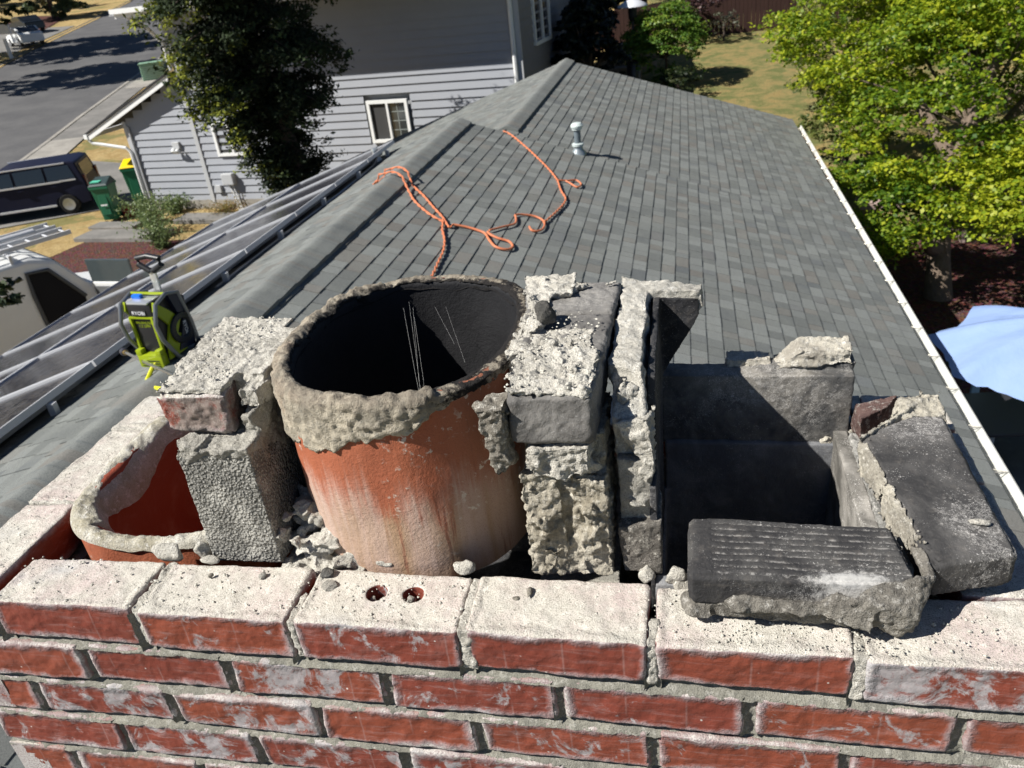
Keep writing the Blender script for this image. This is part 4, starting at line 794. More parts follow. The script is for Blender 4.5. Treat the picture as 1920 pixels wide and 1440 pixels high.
def pads_points(pads, per, rs, up=.6, droop=0):
    """pads: (cx,cy,cz,rx,ry,rz). leaves gather in the top shell of every pad"""
    P = []; N = []; A = []
    for q in pads:
        c = np.array(q[:3]); r = np.array(q[3:6]); n = max(8, int(per*r[0]*r[1])); ns = max(3, n//9)
        d = rs.normal(size=(ns, 3)); d /= np.linalg.norm(d, axis=1, keepdims=True); d[:, 2] = np.where(d[:, 2] < -.25, -d[:, 2]*.6, d[:, 2]); k = rs.uniform(.55, 1.05, (ns, 1)); sp = c+d*r*k; sp[:, 2] -= droop*np.hypot(d[:, 0], d[:, 1])**2*r[0]
        idx = rs.randint(0, ns, n); jit = rs.normal(size=(n, 3))*np.array([.085, .085, .04])*max(.5, min(1.4, r[0]/.6)); P.append(sp[idx]+jit)
        nn = d[idx]*(1-up)+np.array([0, 0, up])+rs.normal(size=(n, 3))*.45; N.append(nn); A.append(np.clip(.5+.25*rs.normal(size=n)+.0*k[idx, 0]+(q[6] if len(q) > 6 else 0), 0, 1))
    return np.concatenate(P), np.concatenate(N), np.concatenate(A)
def limbs(mb, base, pads, r0, rs, fork=.5, mid=None):
    base = Vector(base)
    for q in pads:
        c = Vector(q[:3]); m = base.lerp(c, .5)+Vector((rs.uniform(-.2, .2), rs.uniform(-.2, .2), rs.uniform(-.1, .25))); mb.tube([base, m, c], [r0, r0*.55, r0*.15], 6)
# ---------------------------------------------------------------- maple at the right
def maple():
    rs = np.random.RandomState(5); t = empty('maple_tree', (5.0, 13.6, -5.5), 'big bright green maple spreading over the right roof gutter', 'tree'); b = Vector((5.0, 13.6, -5.5)); pads = []
    cen = [(5.4, 14.6, -2.6, 2.7, 2.6, 2.0, 170, .0), (7.2, 15.4, -1.2, 2.9, 3.0, 1.9, 170, .25), (4.2, 16.8, -1.6, 1.9, 2.0, 1.6, 110, .15), (6.3, 12.6, -3.4, 2.2, 1.7, 1.0, 90, .3), (3.9, 13.6, -3.9, 1.15, 1.6, .8, 50, -.25), (8.2, 12.5, -2.6, 2, 2, 1.4, 70, .1), (6.0, 18.0, -.8, 2.4, 2.2, 1.6, 80, .1), (9.4, 17.5, .1, 3.2, 3, 2, 70, .2)]
    for (cx, cy, cz, rx, ry, rz, n, br) in cen:
        for i in range(n):
            d = rs.normal(size=3); d /= np.linalg.norm(d); d[2] = abs(d[2])*(1 if rs.rand() < .75 else -.6); k = rs.uniform(.6, 1.0); s = rs.uniform(.28, .55)
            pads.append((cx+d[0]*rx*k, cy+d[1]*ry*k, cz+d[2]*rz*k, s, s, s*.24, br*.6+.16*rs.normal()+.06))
    pads = [p for p in pads if not (p[0] < 3.35 and p[2] < -2.2 and p[1] < 15.5)]
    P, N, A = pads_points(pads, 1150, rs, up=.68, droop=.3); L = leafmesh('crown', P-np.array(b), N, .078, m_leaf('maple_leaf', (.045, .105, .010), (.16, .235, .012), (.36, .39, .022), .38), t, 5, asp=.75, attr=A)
    mb = MB(); tr = [Vector((5.0, 13.4, -5.6))-b, Vector((4.95, 13.6, -4.8))-b, Vector((5.0, 14.0, -4.1))-b, Vector((5.3, 14.4, -3.2))-b, Vector((5.6, 14.7, -2.2))-b, Vector((6, 15, -1))-b]; mb.tube(tr, [.25, .19, .17, .14, .10, .05], 12)
    for q in ([(5.0, 13.8, -4.4), (5.5, 13.4, -4.0), (6.2, 13.0, -3.6), (7, 12.8, -3.2)], [(5.0, 14, -4.1), (4.5, 14.2, -3.6), (4.0, 14.6, -3.3)], [(5.1, 14.2, -3.8), (6, 14.9, -3.0), (7.2, 15.6, -1.8)], [(5.2, 14.3, -3.4), (4.8, 15.4, -2.6), (4.4, 16.6, -1.8)], [(5.5, 14.6, -2.5), (5.8, 16.5, -1.6), (6.1, 18, -1)], [(5, 13.7, -4.7), (4.7, 13.3, -4.5), (4.6, 13.1, -4.3)]): mb.tube([Vector(p)-b for p in q], [.13, .10, .06, .03][:len(q)], 8)
    for q in pads[::60]: mb.tube([Vector((5.4, 14.5, -2.9))-b, (Vector((5.4, 14.5, -2.9))-b).lerp(Vector(q[:3])-b, .5)+Vector((0, 0, .15)), Vector(q[:3])-b], [.03, .02, .006], 5)
    mb.build('trunk', M_bark, t, True)
maple()
def dtree(name, label, base, r, h, crown_z, cols, seed, n=60, leaf=.12, per=260, cat='tree', group=None, trunk=.18, flat=.5, up=.5, trans=.3, squash=(1, 1, 1), pr=.28):
    rs = np.random.RandomState(seed); t = empty(name, base, label, cat, group); pads = []
    for i in range(n):
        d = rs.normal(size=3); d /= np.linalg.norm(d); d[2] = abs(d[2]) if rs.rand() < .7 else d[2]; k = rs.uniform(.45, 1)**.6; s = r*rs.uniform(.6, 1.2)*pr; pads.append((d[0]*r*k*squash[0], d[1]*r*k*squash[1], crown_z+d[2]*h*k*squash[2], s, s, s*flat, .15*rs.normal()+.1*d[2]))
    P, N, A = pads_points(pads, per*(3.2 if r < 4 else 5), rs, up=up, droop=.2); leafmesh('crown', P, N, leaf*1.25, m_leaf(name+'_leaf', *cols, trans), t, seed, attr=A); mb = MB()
    mb.tube([(0, 0, -.2), (.03, .02, crown_z*.5), (.0, .05, crown_z), (.05, 0, crown_z+h*.5)], [trunk, trunk*.8, trunk*.6, trunk*.15], 8)
    for q in pads[::6]: mb.tube([(0, 0, crown_z*.7), (q[0]*.5, q[1]*.5, (crown_z*.7+q[2])/2+.1), q[:3]], [trunk*.4, trunk*.25, trunk*.08], 5)
    mb.build('trunk', M_dbark, t, True); return t
# ---------------------------------------------------------------- dark conifer in front of the neighbour house
def conifer():
    rs = np.random.RandomState(9); b = np.array((-7.75, 16.5, -5.5)); t = empty('conifer_tree', b.tolist(), 'dark evergreen conifer with yellow green tips painted sunlit on the left in front of the neighbour house', 'tree'); mb = MB()
    tk = [(0, 0, -.2), (-.05, 0, 1.5), (-.3, .0, 3.0), (-.55, .1, 4.6), (-.75, .1, 6.5), (-.9, .1, 8.2)]; mb.tube(tk, [.24, .2, .17, .13, .09, .03], 10); P = []; N = []; A = []
    for i in range(235):
        h = rs.uniform(1.9, 8.4); cx, cy = np.interp(h, [0, 3, 8], [0, -.3, -.9]), .05; R = .9*np.interp(h, [1.6, 2.4, 3.2, 4.3, 5.8, 7, 8.6], [.3, .6, 1.1, 1.8, 2.2, 1.85, .6])*rs.uniform(.6, 1.08); a = rs.uniform(0, 6.283)
        if h < 3.7 and math.cos(a) > -.2 and rs.rand() < .93: continue
        R *= 1.12 if math.cos(a) < 0 else .92
        n = 12; pts = [np.array((cx+math.cos(a)*R*u, cy+math.sin(a)*R*u, h+.28*R*u-.42*R*u*u)) for u in np.linspace(.1, 1, n)]; mb.tube([Vector(p) for p in pts[::3]+[pts[-1]]], [.035, .028, .02, .012, .005][:len(pts[::3])+1], 5)
        for j, p in enumerate(pts):
            if j < 2: continue
            w = .30*(1-j/n)+.13
            for s in range(int(3+rs.rand()*2)):
                q = p+np.array([rs.normal()*w, rs.normal()*w, -abs(rs.normal())*.14+.03]); m_ = 17; off_ = rs.normal(size=(m_, 3))*np.array([.085, .085, .05]); P.append(q+off_); N.append(rs.normal(size=(m_, 3))*.5+np.array([math.cos(a)*.3, math.sin(a)*.3, .7])); tip = (j/n)**2; A.append(np.clip(np.full(m_, tip*(1.1 if math.cos(a) < .1 and rs.rand() < .6 else .4))+rs.normal(size=m_)*.1+.02, 0, 1))  # tips on the sunward left side coloured brighter, as if sunlit
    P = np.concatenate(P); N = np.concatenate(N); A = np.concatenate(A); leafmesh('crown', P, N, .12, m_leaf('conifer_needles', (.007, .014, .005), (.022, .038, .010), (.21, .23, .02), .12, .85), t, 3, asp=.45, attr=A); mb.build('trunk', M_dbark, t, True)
conifer()
# ================================================================ neighbour house
NX, NY = -16.15, 22.06; nrot = math.atan2(-.12, .993)
nb = empty('neighbour_house', (NX, NY, -5.5), 'grey lap sided two storey neighbour house with white trim', 'house', rz=nrot)
def m_siding():
    t = NT('grey_lap_siding', .6, .3); n = t.noise(2, 4, .6); n2 = t.noise(30, 4, .7, v=t.map((1, 1, 8))); c = t.mix(n, (.285, .30, .33), (.33, .345, .375)); c = t.mix(t.ss(n2, .5, .7, 0, .15), c, (.22, .22, .23)); t.col(c); return t.m
M_sid = m_siding(); LAP = .215
def siding(name, outline, z0, z1, y=0, flip=False, axis='x'):
    """lap boards: outline(z) gives list of (x0,x1) spans at height z"""
    V = []; F = []; z = z0
    def add(a, bq, zz, zt):
        k = len(V); T = .04
        for (h, d) in ((zz, T), (zt+.004, .004), (zz, -.004)):
            for x in (a, bq): V.append((x, y-d, h) if axis == 'x' else (y+d, x, h))
        F.extend([(k, k+1, k+3, k+2), (k+4, k+5, k+1, k)])
    while z < z1:
        for a, b_ in outline(z+LAP*.5): add(a, b_, z, min(z+LAP, z1))
        z += LAP
    return V, F
def gar(z): return [(0.1, 2.45)] if z < 2.72 else [(max(.1, (z-2.7)/1.25*2.45), 2.45)] if z < 3.95 else []
V, F = siding('x', gar, .25, 4.0); mk('garage_siding', V, F, M_sid, nb)
V2_, F2_ = siding('x', lambda z: [(2.58, 8.33), (9.72, 12.86)] if 1.75 < z < 2.98 else [(2.58, 12.86)], .28, 5.75); mk('lap_siding', V2_, F2_, M_sid, nb)
V, F = siding('x', lambda z: [(0, 7.3)], .28, 5.75, y=12.92, axis='y'); mk('lap_siding', V, F, plain('shaded_siding', (.20, .195, .20), .7), nb)  # side wall gets a darker siding copy, its shade put into the colour
mb = MB(); mb.box((7.7, 3.7, 2.9), (10.3, 7.2, 5.7)).box((1.25, 3.2, 1.3), (2.4, 6.2, 2.6)); mb.prism([(.0, 2.6), (2.5, 2.6), (2.5, 3.9)], 1, .1, 6.3); mb.build('wall_core', M_wallh, nb)
mb = MB(); mb.box((6.5, -.0, .1), (12.9, .08, .36)).build('foundation', M_con, nb)
for x, w, h0, h1 in ((.04, .12, .2, 2.75), (2.52, .14, .2, 5.75), (12.9, .14, .2, 5.75)): MB().box((x, -.035, (h0+h1)/2), (w, .05, h1-h0)).build('corner_board', M_trimg if x < 10 else M_trimg, nb)
# lean-to roof edge, gutter and downpipe
a0 = Vector((-1.25, 0, 2.45)); a1 = Vector((2.35, 0, 3.98)); dv = (a1-a0)
mb = MB(); mb.hexa([a0+Vector((0, -.32, -.16)), a1+Vector((0, -.32, -.16)), a1+Vector((0, -.28, -.16)), a0+Vector((0, -.28, -.16))], [a0+Vector((0, -.32, .02)), a1+Vector((0, -.32, .02)), a1+Vector((0, -.28, .02)), a0+Vector((0, -.28, .02))]); mb.build('fascia', M_white, nb)
mb = MB(); mb.hexa([a0+Vector((-.03, -.36, .025)), a1+Vector((0, -.36, .025)), a1+Vector((0, 6.5, .025)), a0+Vector((-.03, 6.5, .025))], [a0+Vector((-.03, -.36, .07)), a1+Vector((0, -.36, .07)), a1+Vector((0, 6.5, .07)), a0+Vector((-.03, 6.5, .07))]); mb.build('garage_roof', plain('black_shingle', (.035, .036, .04), .95, bump=.02, scale=8), nb)
g = MB().box((-1.32, 2.9, 2.40), (.13, 6.5, .13)).build('gutter', M_white, nb)
MB().tube([(-1.30, -.30, 2.36), (-1.22, -.25, 2.2), (-.1, -.12, 1.98), (.0, -.10, 1.85), (.0, -.10, .1), (-.02, -.25, -.0)], .05, 8).build('downpipe', M_white, nb, True)
MB().tube([(.16, -.07, 2.6), (.16, -.07, .1)], .035, 8).build('conduit', M_trimg, nb, True)
# main roof: deep eave that shades the upper wall
ex0 = 2.0; ze = 5.72; oh = 1.2
mb = MB(); mb.hexa([(ex0, -oh, ze), (13.1, -oh, ze), (13.1, 3.6, ze+.6), (ex0, 3.6, ze+.6)], [(ex0, -oh, ze+.1), (13.1, -oh, ze+.1), (13.1, 3.6, ze+.72), (ex0, 3.6, ze+.72)])
mb.hexa([(ex0, 3.6, ze+.6), (13.1, 3.6, ze+.6), (13.1, 7.9, ze-.1), (ex0, 7.9, ze-.1)], [(ex0, 3.6, ze+.72), (13.1, 3.6, ze+.72), (13.1, 7.9, ze), (ex0, 7.9, ze)]); mb.build('main_roof', plain('main_shingle', (.10, .10, .105), .95, var=.3, bump=.03, scale=5), nb)
MB().box(((ex0+13.1)/2, -oh+.0, ze-.02), (13.1-ex0, .05, .22)).build('fascia', M_white, nb)
MB().box(((ex0+13.1)/2, -oh-.07, ze+.05), (13.1-ex0+.1, .11, .12)).build('gutter', M_white, nb)
MB().box(((ex0+13.1)/2, -oh/2, ze-.04), (13.5-ex0, oh, .02)).build('soffit', M_trimg, nb)
MB().tube([(2.1, -.9, ze-.1), (2.2, -.3, ze-.5), (2.38, -.1, ze-.9), (2.38, -.1, 4.1)], .055, 8).build('downpipe', M_white, nb, True)
MB().tube([(12.78, -.10, ze-.1), (12.78, -.10, 2.55)], .06, 8).build('downpipe', M_white, nb, True)
MB().box((12.2, -.06, 2.62), (.2, .1, .36)).build('vent_hood', M_white, nb)
def window(x, z, w, h, nm='window', grid=True):
    f = MB(); t = .085
    for (cx, cz, sx, sz) in ((x, z+h/2-t/2, w, t), (x, z-h/2+t/2, w, t), (x-w/2+t/2, z, t, h-2*t), (x+w/2-t/2, z, t, h-2*t), (x, z, .06, h-2*t)): f.box((cx, -.045, cz), (sx, .09, sz))
    fr = f.build('window', M_white, nb); t2 = NT('window_glass', .08, .8); t2.col((.03, .035, .035)); t2.set('Coat Weight', .5)
    g = MB().box((x+.27, -.01, z), (w/2-.1, .02, h-2*t)).build('pane', t2.m, fr); MB().box((x-.27, -.012, z), (w/2-.1, .02, h-2*t)).build('insect_screen', plain('screen', (.045, .045, .045), .9), fr)
    if grid:
        m = MB().box((x+.27, -.026, z), (.018, .012, h-2*t))
        for k in (-1, 0, 1): m.box((x+.27, -.0265, z+k*.24), (w/2-.1, .011, .018))
        m.build('muntins', plain('muntin', (.25, .28, .27), .6), fr)
window(9.02, 2.36, 1.22, 1.12); window(3.75, 2.1, 1.15, 1.0, grid=False)
f = MB()
for yy in (1.2, 1.95, 2.7): f.box((12.97, yy, 4.6), (.08, .09, 1.5))
f.box((12.97, 1.95, 5.32), (.08, 1.5, .09)).box((12.97, 1.95, 3.88), (.08, 1.5, .09)); fr = f.build('window', M_white, nb); MB().box((12.94, 1.95, 4.6), (.02, 1.4, 1.4)).build('pane', M_sol, fr)
# fittings on the wall
m = empty('electric_meter', (NX, NY, -5.5), 'grey meter box with cables on the neighbour wall near the ground', 'meter box', rz=nrot)
MB().box((3.35, -.12, .93), (.40, .2, .34), bev=.03).build('box', M_trimg, m); MB().box((2.85, -.06, .62), (.2, .1, .22), bev=.01).build('junction_box', M_trimg, m)
MB().tube([(3.3, -.12, .78), (3.42, -.12, .4), (3.45, -.14, .0)], .02, 6).tube([(3.42, -.12, .78), (3.52, -.12, .4), (3.6, -.2, .0)], .016, 6).build('cable', M_white, m)
m = empty('outdoor_light', (NX, NY, -5.5), 'twin floodlight on the lap siding left of the seam board', 'outdoor light', rz=nrot)
MB().box((1.75, -.06, 1.98), (.26, .1, .2), bev=.02).build('base', M_trimg, m); MB().lathe([(.02, 0), (.06, .05), (.07, .14), (.0, .15)], (1.68, -.12, 1.9), 12, Matrix.Rotation(2.4, 3, 'X')).lathe([(.02, 0), (.06, .05), (.07, .14), (.0, .15)], (1.84, -.12, 1.88), 12, Matrix.Rotation(2.2, 3, 'X')).build('lamp_head', M_white, m, True)
# ================================================================ bins
def bin_(name, loc, rz, body, lid, label, h=1.05):
    t = empty(name, loc, label, 'bin', rz=rz); w = .56; d = .6
    bm_ = MB(); bm_.hexa([(-w*.36, -d*.34, .06), (w*.36, -d*.34, .06), (w*.36, d*.36, .06), (-w*.36, d*.36, .06)], [(-w*.5, -d*.5, h*.93), (w*.5, -d*.5, h*.93), (w*.5, d*.5, h*.93), (-w*.5, d*.5, h*.93)])
    bm_.box((0, -d*.42, h*.52), (w*.5, .05, h*.66)); bm_.build('body', body, t, bev=.02)
    MB().box((0, -d*.5, h*.90), (w*1.04, .06, .09)).box((0, 0, h*.92), (w*1.07, d*1.08, .05)).build('rim', body, t, bev=.01)
    MB().hexa([(-w*.55, -d*.58, h*.945), (w*.55, -d*.58, h*.945), (w*.55, d*.52, h*.945), (-w*.55, d*.52, h*.945)], [(-w*.46, -d*.48, h*.99), (w*.46, -d*.48, h*.99), (w*.42, d*.36, h*1.1), (-w*.42, d*.36, h*1.1)]).build('lid', lid, t, bev=.02)
    R = Matrix.Rotation(math.pi/2, 3, 'Y')
    for s in (-1, 1): MB().lathe([(.0, -.03), (.11, -.03), (.12, 0), (.11, .03), (0, .03)], (s*w*.40, d*.4, .12), 16, R).build('wheel', plain('black_rubber', (.02, .02, .02), .8), t, True)
    MB().tube([(-w*.4, d*.56, h*.9), (w*.4, d*.56, h*.9)], .018, 8).build('handle', body, t)
    return t
M_gr = plain('bin_green', (.012, .12, .062), .4, var=.1); M_gl = plain('bin_lid_grey', (.03, .05, .05), .45); M_ye = plain('bin_yellow', (.80, .56, .0), .45, var=.05)
t = bin_('wheelie_bin', (-16.75, 20.95, -5.47), math.radians(12), M_gr, M_gl, 'dark green wheelie bin with grey lid next to the parked car', 1.2); MB().box((.0, -.31, .55), (.2, .006, .05)).build('sticker', M_white, t); MB().box((-.1, -.1, 1.24), (.28, .3, .03)).build('lid_panel', plain('mint', (.10, .50, .34), .5), t)
bin_('wheelie_bin', (-16.75, 22.55, -5.47), math.radians(20), M_gr, M_ye, 'green wheelie bin with bright yellow lid beside the garage corner', 1.35)
o = solid('red_sack', [rock((-16.45, 21.35, -5.32), (.38, .3, .24), n=26)], plain('red_cloth', (.22, .008, .008), .8), None, .02, [('CLOUDS', .2, .12)]); tag(o, 'dark red sack slumped between the green bins and the garage corner', 'sack')
# ================================================================ vehicles
M_navy = plain('navy_paint', (.012, .014, .032), .42, .0, .12, var=.1); M_navy.node_tree.nodes['Principled BSDF'].inputs['Coat Weight'].default_value = .0
M_gls = NT('dark_glass', .05, .8).col((.012, .014, .016)).m; M_chr = plain('chrome', (.62, .63, .66), .35, .1, var=.02); M_tyre = plain('tyre', (.018, .018, .018), .85); M_alloy = plain('alloy', (.5, .5, .52), .3, .7)
def wheel(par, c, r, side, name='wheel'):
    R = Matrix.Rotation(math.pi/2, 3, 'X'); w = MB().lathe([(r*.6, -.1), (r*.94, -.1), (r, -.05), (r, .05), (r*.94, .1), (r*.6, .1)], c, 28, R).build(name, M_tyre, par, True)
    rm = MB().lathe([(.0, -.06), (r*.62, -.05), (r*.66, -.09), (r*.60, -.10), (r*.60, .1), (0, .08)], (c[0], c[1]+.02*side, c[2]), 24, R)
    for k in range(7):
        a = k*math.tau/7; p = Vector((c[0]+math.cos(a)*r*.34, c[1]+side*.095, c[2]+math.sin(a)*r*.34)); rm.box(p, (r*.52, .03, r*.13), R=Matrix.Rotation(-a, 3, 'Y'))
    rm.build('rim', M_alloy, w)
def boxy_car(loc, rz, label):
    t = empty('parked_car', loc, label, 'car', rz=rz); W2 = .86
    side = [(-2.05, .30), (-1.98, .75), (-1.86, .98), (-1.15, 1.06), (-.78, 1.52), (-.60, 1.60), (1.62, 1.64), (1.80, 1.58), (1.95, 1.0), (2.0, .62), (1.98, .32), (1.62, .26), (1.52, .50), (1.25, .62), (.98, .50), (.88, .26), (-.98, .26), (-1.08, .5), (-1.35, .62), (-1.62, .5), (-1.72, .28)]
    bm = bmesh.new(); L = [bm.verts.new((x, -W2, z)) for x, z in side]; R_ = [bm.verts.new((x, W2, z)) for x, z in side]; bm.faces.new(L); bm.faces.new(list(reversed(R_)))
    for i in range(len(side)): j = (i+1) % len(side); bm.faces.new((L[j], L[i], R_[i], R_[j]))
    for v in bm.verts:
        if v.co.z > 1.1: v.co.y *= 1-(v.co.z-1.1)*.16
    bmesh.ops.recalc_face_normals(bm, faces=bm.faces); bmesh.ops.triangulate(bm, faces=[f for f in bm.faces if len(f.verts) > 4])
    me = bpy.data.meshes.new('body'); bm.to_mesh(me); bm.free(); me.materials.append(M_navy); o = bpy.data.objects.new('body', me); link(o, t); bv = o.modifiers.new('b', 'BEVEL'); bv.width = .045; bv.segments = 3; bv.limit_method = 'ANGLE'; bv.angle_limit = .5
    me.polygons.foreach_set('use_smooth', [True]*len(me.polygons)); me.set_sharp_from_angle(angle=.6)
    def yy(z): return W2*(1-max(0, z-1.1)*.16)
    for s in (-1, 1):
        for q in ([(-1.02, 1.09), (-.66, 1.50), (-.18, 1.52), (-.18, 1.09)], [(-.10, 1.09), (-.10, 1.52), (.78, 1.53), (.78, 1.09)], [(.86, 1.10), (.86, 1.53), (1.58, 1.53), (1.70, 1.12)]):
            m = MB(); P_ = [Vector((x, s*(yy(z)+.006), z)) for x, z in q]; Q_ = [Vector((x, s*(yy(z)-.03), z)) for x, z in q]; m.add(P_+Q_, [(0, 1, 2, 3), (7, 6, 5, 4), (0, 4, 5, 1), (1, 5, 6, 2), (2, 6, 7, 3), (3, 7, 4, 0)]); m.build('side_window', M_gls, t)
        MB().box((.22, s*(W2+.012), 1.06), (2.0, .02, .055)).build('window_trim', M_chr, t); MB().box((1.45, s*(W2+.012), 1.07), (.5, .018, .05)).build('window_trim', M_chr, t)
        MB().box((.4, s*yy(1.57)*.99, 1.60), (2.2, .035, .04)).build('roof_rail', M_chr, t); MB().box((0, s*(W2+.015), .33), (1.75, .04, .06)).build('sill_trim', M_chr, t)
        for x in (-.02, .98): MB().box((x, s*(W2+.02), .93), (.17, .03, .035)).build('door_handle', M_navy, t)
        wheel(t, (-1.35, s*.78, .32), .32, s); wheel(t, (1.25, s*.78, .32), .32, s)
        MB().box((1.93, s*.72, .95), (.10, .16, .42), bev=.02).build('tail_light', plain('tail_lamp', (.12, .02, .02), .25), t); MB().box((1.99, s*.66, .56), (.03, .14, .06)).build('reflector', plain('red_reflector', (.45, .01, .01), .3), t)
    MB().hexa([(1.90, -.62, 1.08), (1.90, .62, 1.08), (1.93, .62, 1.08), (1.93, -.62, 1.08)], [(1.82, -.56, 1.48), (1.82, .56, 1.48), (1.85, .56, 1.48), (1.85, -.56, 1.48)]).build('rear_window', M_gls, t)
    MB().hexa([(-1.16, -.70, 1.08), (-1.16, .70, 1.08), (-1.13, .70, 1.06), (-1.13, -.70, 1.06)], [(-.80, -.62, 1.5), (-.80, .62, 1.5), (-.77, .62, 1.48), (-.77, -.62, 1.48)]).build('windscreen', M_gls, t)
    MB().box((2.02, 0, .42), (.08, 1.5, .2), bev=.03).build('rear_bumper', M_navy, t); MB().box((2.03, 0, .70), (.02, .42, .13)).build('number_plate', M_white, t)
    MB().box((-2.04, 0, .42), (.1, 1.5, .24), bev=.03).build('front_bumper', M_navy, t)
    return t
boxy_car((-20.45, 22.2, -5.46), math.radians(23), 'dark navy boxy parked car with chrome window strips on the driveway')
def van():
    t = empty('white_van', (-12.0, 11.2, -5.46), 'white work van with open front door and ladders on its roof rack', 'van', rz=math.radians(60)); M_w = plain('van_white', (.72, .73, .72), .3, .0, .5, var=.05)
    side = [(-2.7, .35), (-2.7, 1.9), (-2.55, 2.08), (.6, 2.1), (.95, 1.98), (1.55, 1.15), (2.35, .98), (2.5, .8), (2.5, .4), (2.2, .3), (2.05, .62), (1.7, .72), (1.35, .62), (1.2, .3), (-1.2, .3), (-1.35, .62), (-1.7, .72), (-2.05, .62), (-2.2, .33)]
    bm = bmesh.new(); L = [bm.verts.new((x, -.97, z)) for x, z in side]; R_ = [bm.verts.new((x, .97, z)) for x, z in side]; bm.faces.new(L); bm.faces.new(list(reversed(R_)))
    for i in range(len(side)): j = (i+1) % len(side); bm.faces.new((L[j], L[i], R_[i], R_[j]))
    for v in bm.verts:
        if v.co.z > 1.1: v.co.y *= 1-(v.co.z-1.1)*.12
    bmesh.ops.recalc_face_normals(bm, faces=bm.faces); bmesh.ops.triangulate(bm, faces=[f for f in bm.faces if len(f.verts) > 4]); me = bpy.data.meshes.new('body'); bm.to_mesh(me); bm.free(); me.materials.append(M_w); o = bpy.data.objects.new('body', me); link(o, t); bv = o.modifiers.new('b', 'BEVEL'); bv.width = .08; bv.segments = 3; bv.limit_method = 'ANGLE'
    me.polygons.foreach_set('use_smooth', [True]*len(me.polygons)); me.set_sharp_from_angle(angle=.6)
    # near-black panel painted as the shaded door opening on the camera side, window, open door leaf
    MB().add([(.42, -.985, .55), (1.22, -.985, .55), (1.22, -.975, 1.14), (.80, -.895, 1.80), (.42, -.885, 1.84)]+[(.42, -.9, .55), (1.22, -.9, .55), (1.22, -.9, 1.14), (.80, -.8, 1.80), (.42, -.8, 1.84)], [(0, 1, 2, 3, 4), (9, 8, 7, 6, 5), (0, 5, 6, 1), (1, 6, 7, 2), (2, 7, 8, 3), (3, 8, 9, 4), (4, 9, 5, 0)]).build('opening_shade', plain('painted_shade', (.006, .006, .008), .9), t)
    MB().tube([(.42, -.98, .55), (.40, -.92, 1.45), (.43, -.89, 1.86), (.80, -.90, 1.82), (1.24, -.975, 1.15)], .035, 8).build('door_frame', plain('dark_grey_trim', (.07, .075, .08), .5), t, True)
    d = MB(); 
    d.box((1.62, -1.55, .95), (.09, 1.05, .92), rz=math.radians(25), bev=.03); dd = d.build('front_door', M_w, t)
    R = Matrix.Rotation(math.radians(25), 3, 'Z'); MB().box((1.62, -1.55, 1.62), (.05, 1.0, .46), R=R, bev=.02).build('door_window', plain('door_glass', (.06, .075, .08), .08, spec=.8), dd); MB().box((1.57, -1.57, .98), (.03, .9, .7), R=R, bev=.01).build('door_lining', plain('grey_lining', (.12, .125, .13), .6), dd); MB().box((1.53, -1.60, 1.16), (.05, .28, .05), R=R, bev=.01).build('door_handle', M_chr, dd)
    MB().hexa([(1.52, -.82, 1.17), (1.52, .82, 1.17), (1.49, .82, 1.14), (1.49, -.82, 1.14)], [(.99, -.74, 1.95), (.99, .74, 1.95), (.96, .74, 1.92), (.96, -.74, 1.92)]).build('windscreen', M_gls, t)
    for s in (-1, 1):
        wheel(t, (1.7, s*.88, .36), .36, s); wheel(t, (-1.7, s*.88, .36), .36, s)
    rk = MB()
    for x in (-2.0, -.8, .3): rk.box((x, 0, 2.22), (.05, 1.7, .05)).box((x, -.8, 2.14), (.05, .05, .14)).box((x, .8, 2.14), (.05, .05, .14))
    rk.build('roof_rack', M_alu, t)
    for i, (yo, zo, n) in enumerate(((-.45, 2.30, 9), (.25, 2.30, 9))):
        l = MB(); l.box((-.6, yo-.2, zo), (4.2, .035, .08)).box((-.6, yo+.2, zo), (4.2, .035, .08))
        for k in range(14): l.tube([(-2.6+k*.31, yo-.2, zo), (-2.6+k*.31, yo+.2, zo)], .018, 6)
        o = l.build('ladder', M_alu); o.matrix_world = Matrix.Translation((-12.0, 11.2, -5.46)) @ Matrix.Rotation(math.radians(60), 4, 'Z'); tag(o, ['aluminium ladder on the near side of the white van roof', 'aluminium ladder on the far side of the white van roof'][i], 'ladder', 'ladders on the van')
    tb = MB().tube([(-2.9, .05, 2.33), (1.1, .05, 2.33)], .06, 10).build('conduit_tube', M_alu); tb.matrix_world = Matrix.Translation((-12.0, 11.2, -5.46)) @ Matrix.Rotation(math.radians(60), 4, 'Z'); tag(tb, 'pale round tube between the two ladders on the van', 'tube')
van()
# street: utility box, mailbox, far cars and vegetation
t = empty('utility_box', (-30.5, 45.6, gz(-30.5, 45.6)), 'pale green louvred utility cabinet at the street verge', 'utility box', rz=.5)
MB().box((0, 0, .45), (1.3, .9, .9), bev=.04).box((0, 0, .94), (1.4, 1.0, .08), bev=.02).build('cabinet', plain('mint_green', (.22, .36, .24), .5), t)
mb = MB()
for k in range(7): mb.box((0, -.46, .15+k*.1), (1.1, .03, .03))
for k in range(7): mb.box((-.66, 0, .15+k*.1), (.03, .75, .03))
mb.build('louvres', plain('mint_pale', (.42, .55, .42), .5), t)
t = empty('mailbox', (-50.0, 57.2, gz(-50, 57.2)), 'white mailbox on a white post beside the far kerb', 'mailbox', rz=.6)
MB().box((0, 0, .7), (.25, .25, 1.4)).build('post', M_white, t); MB().box((0, 0, 2.1), (1.2, .7, .75), bev=.05).build('box', M_white, t)
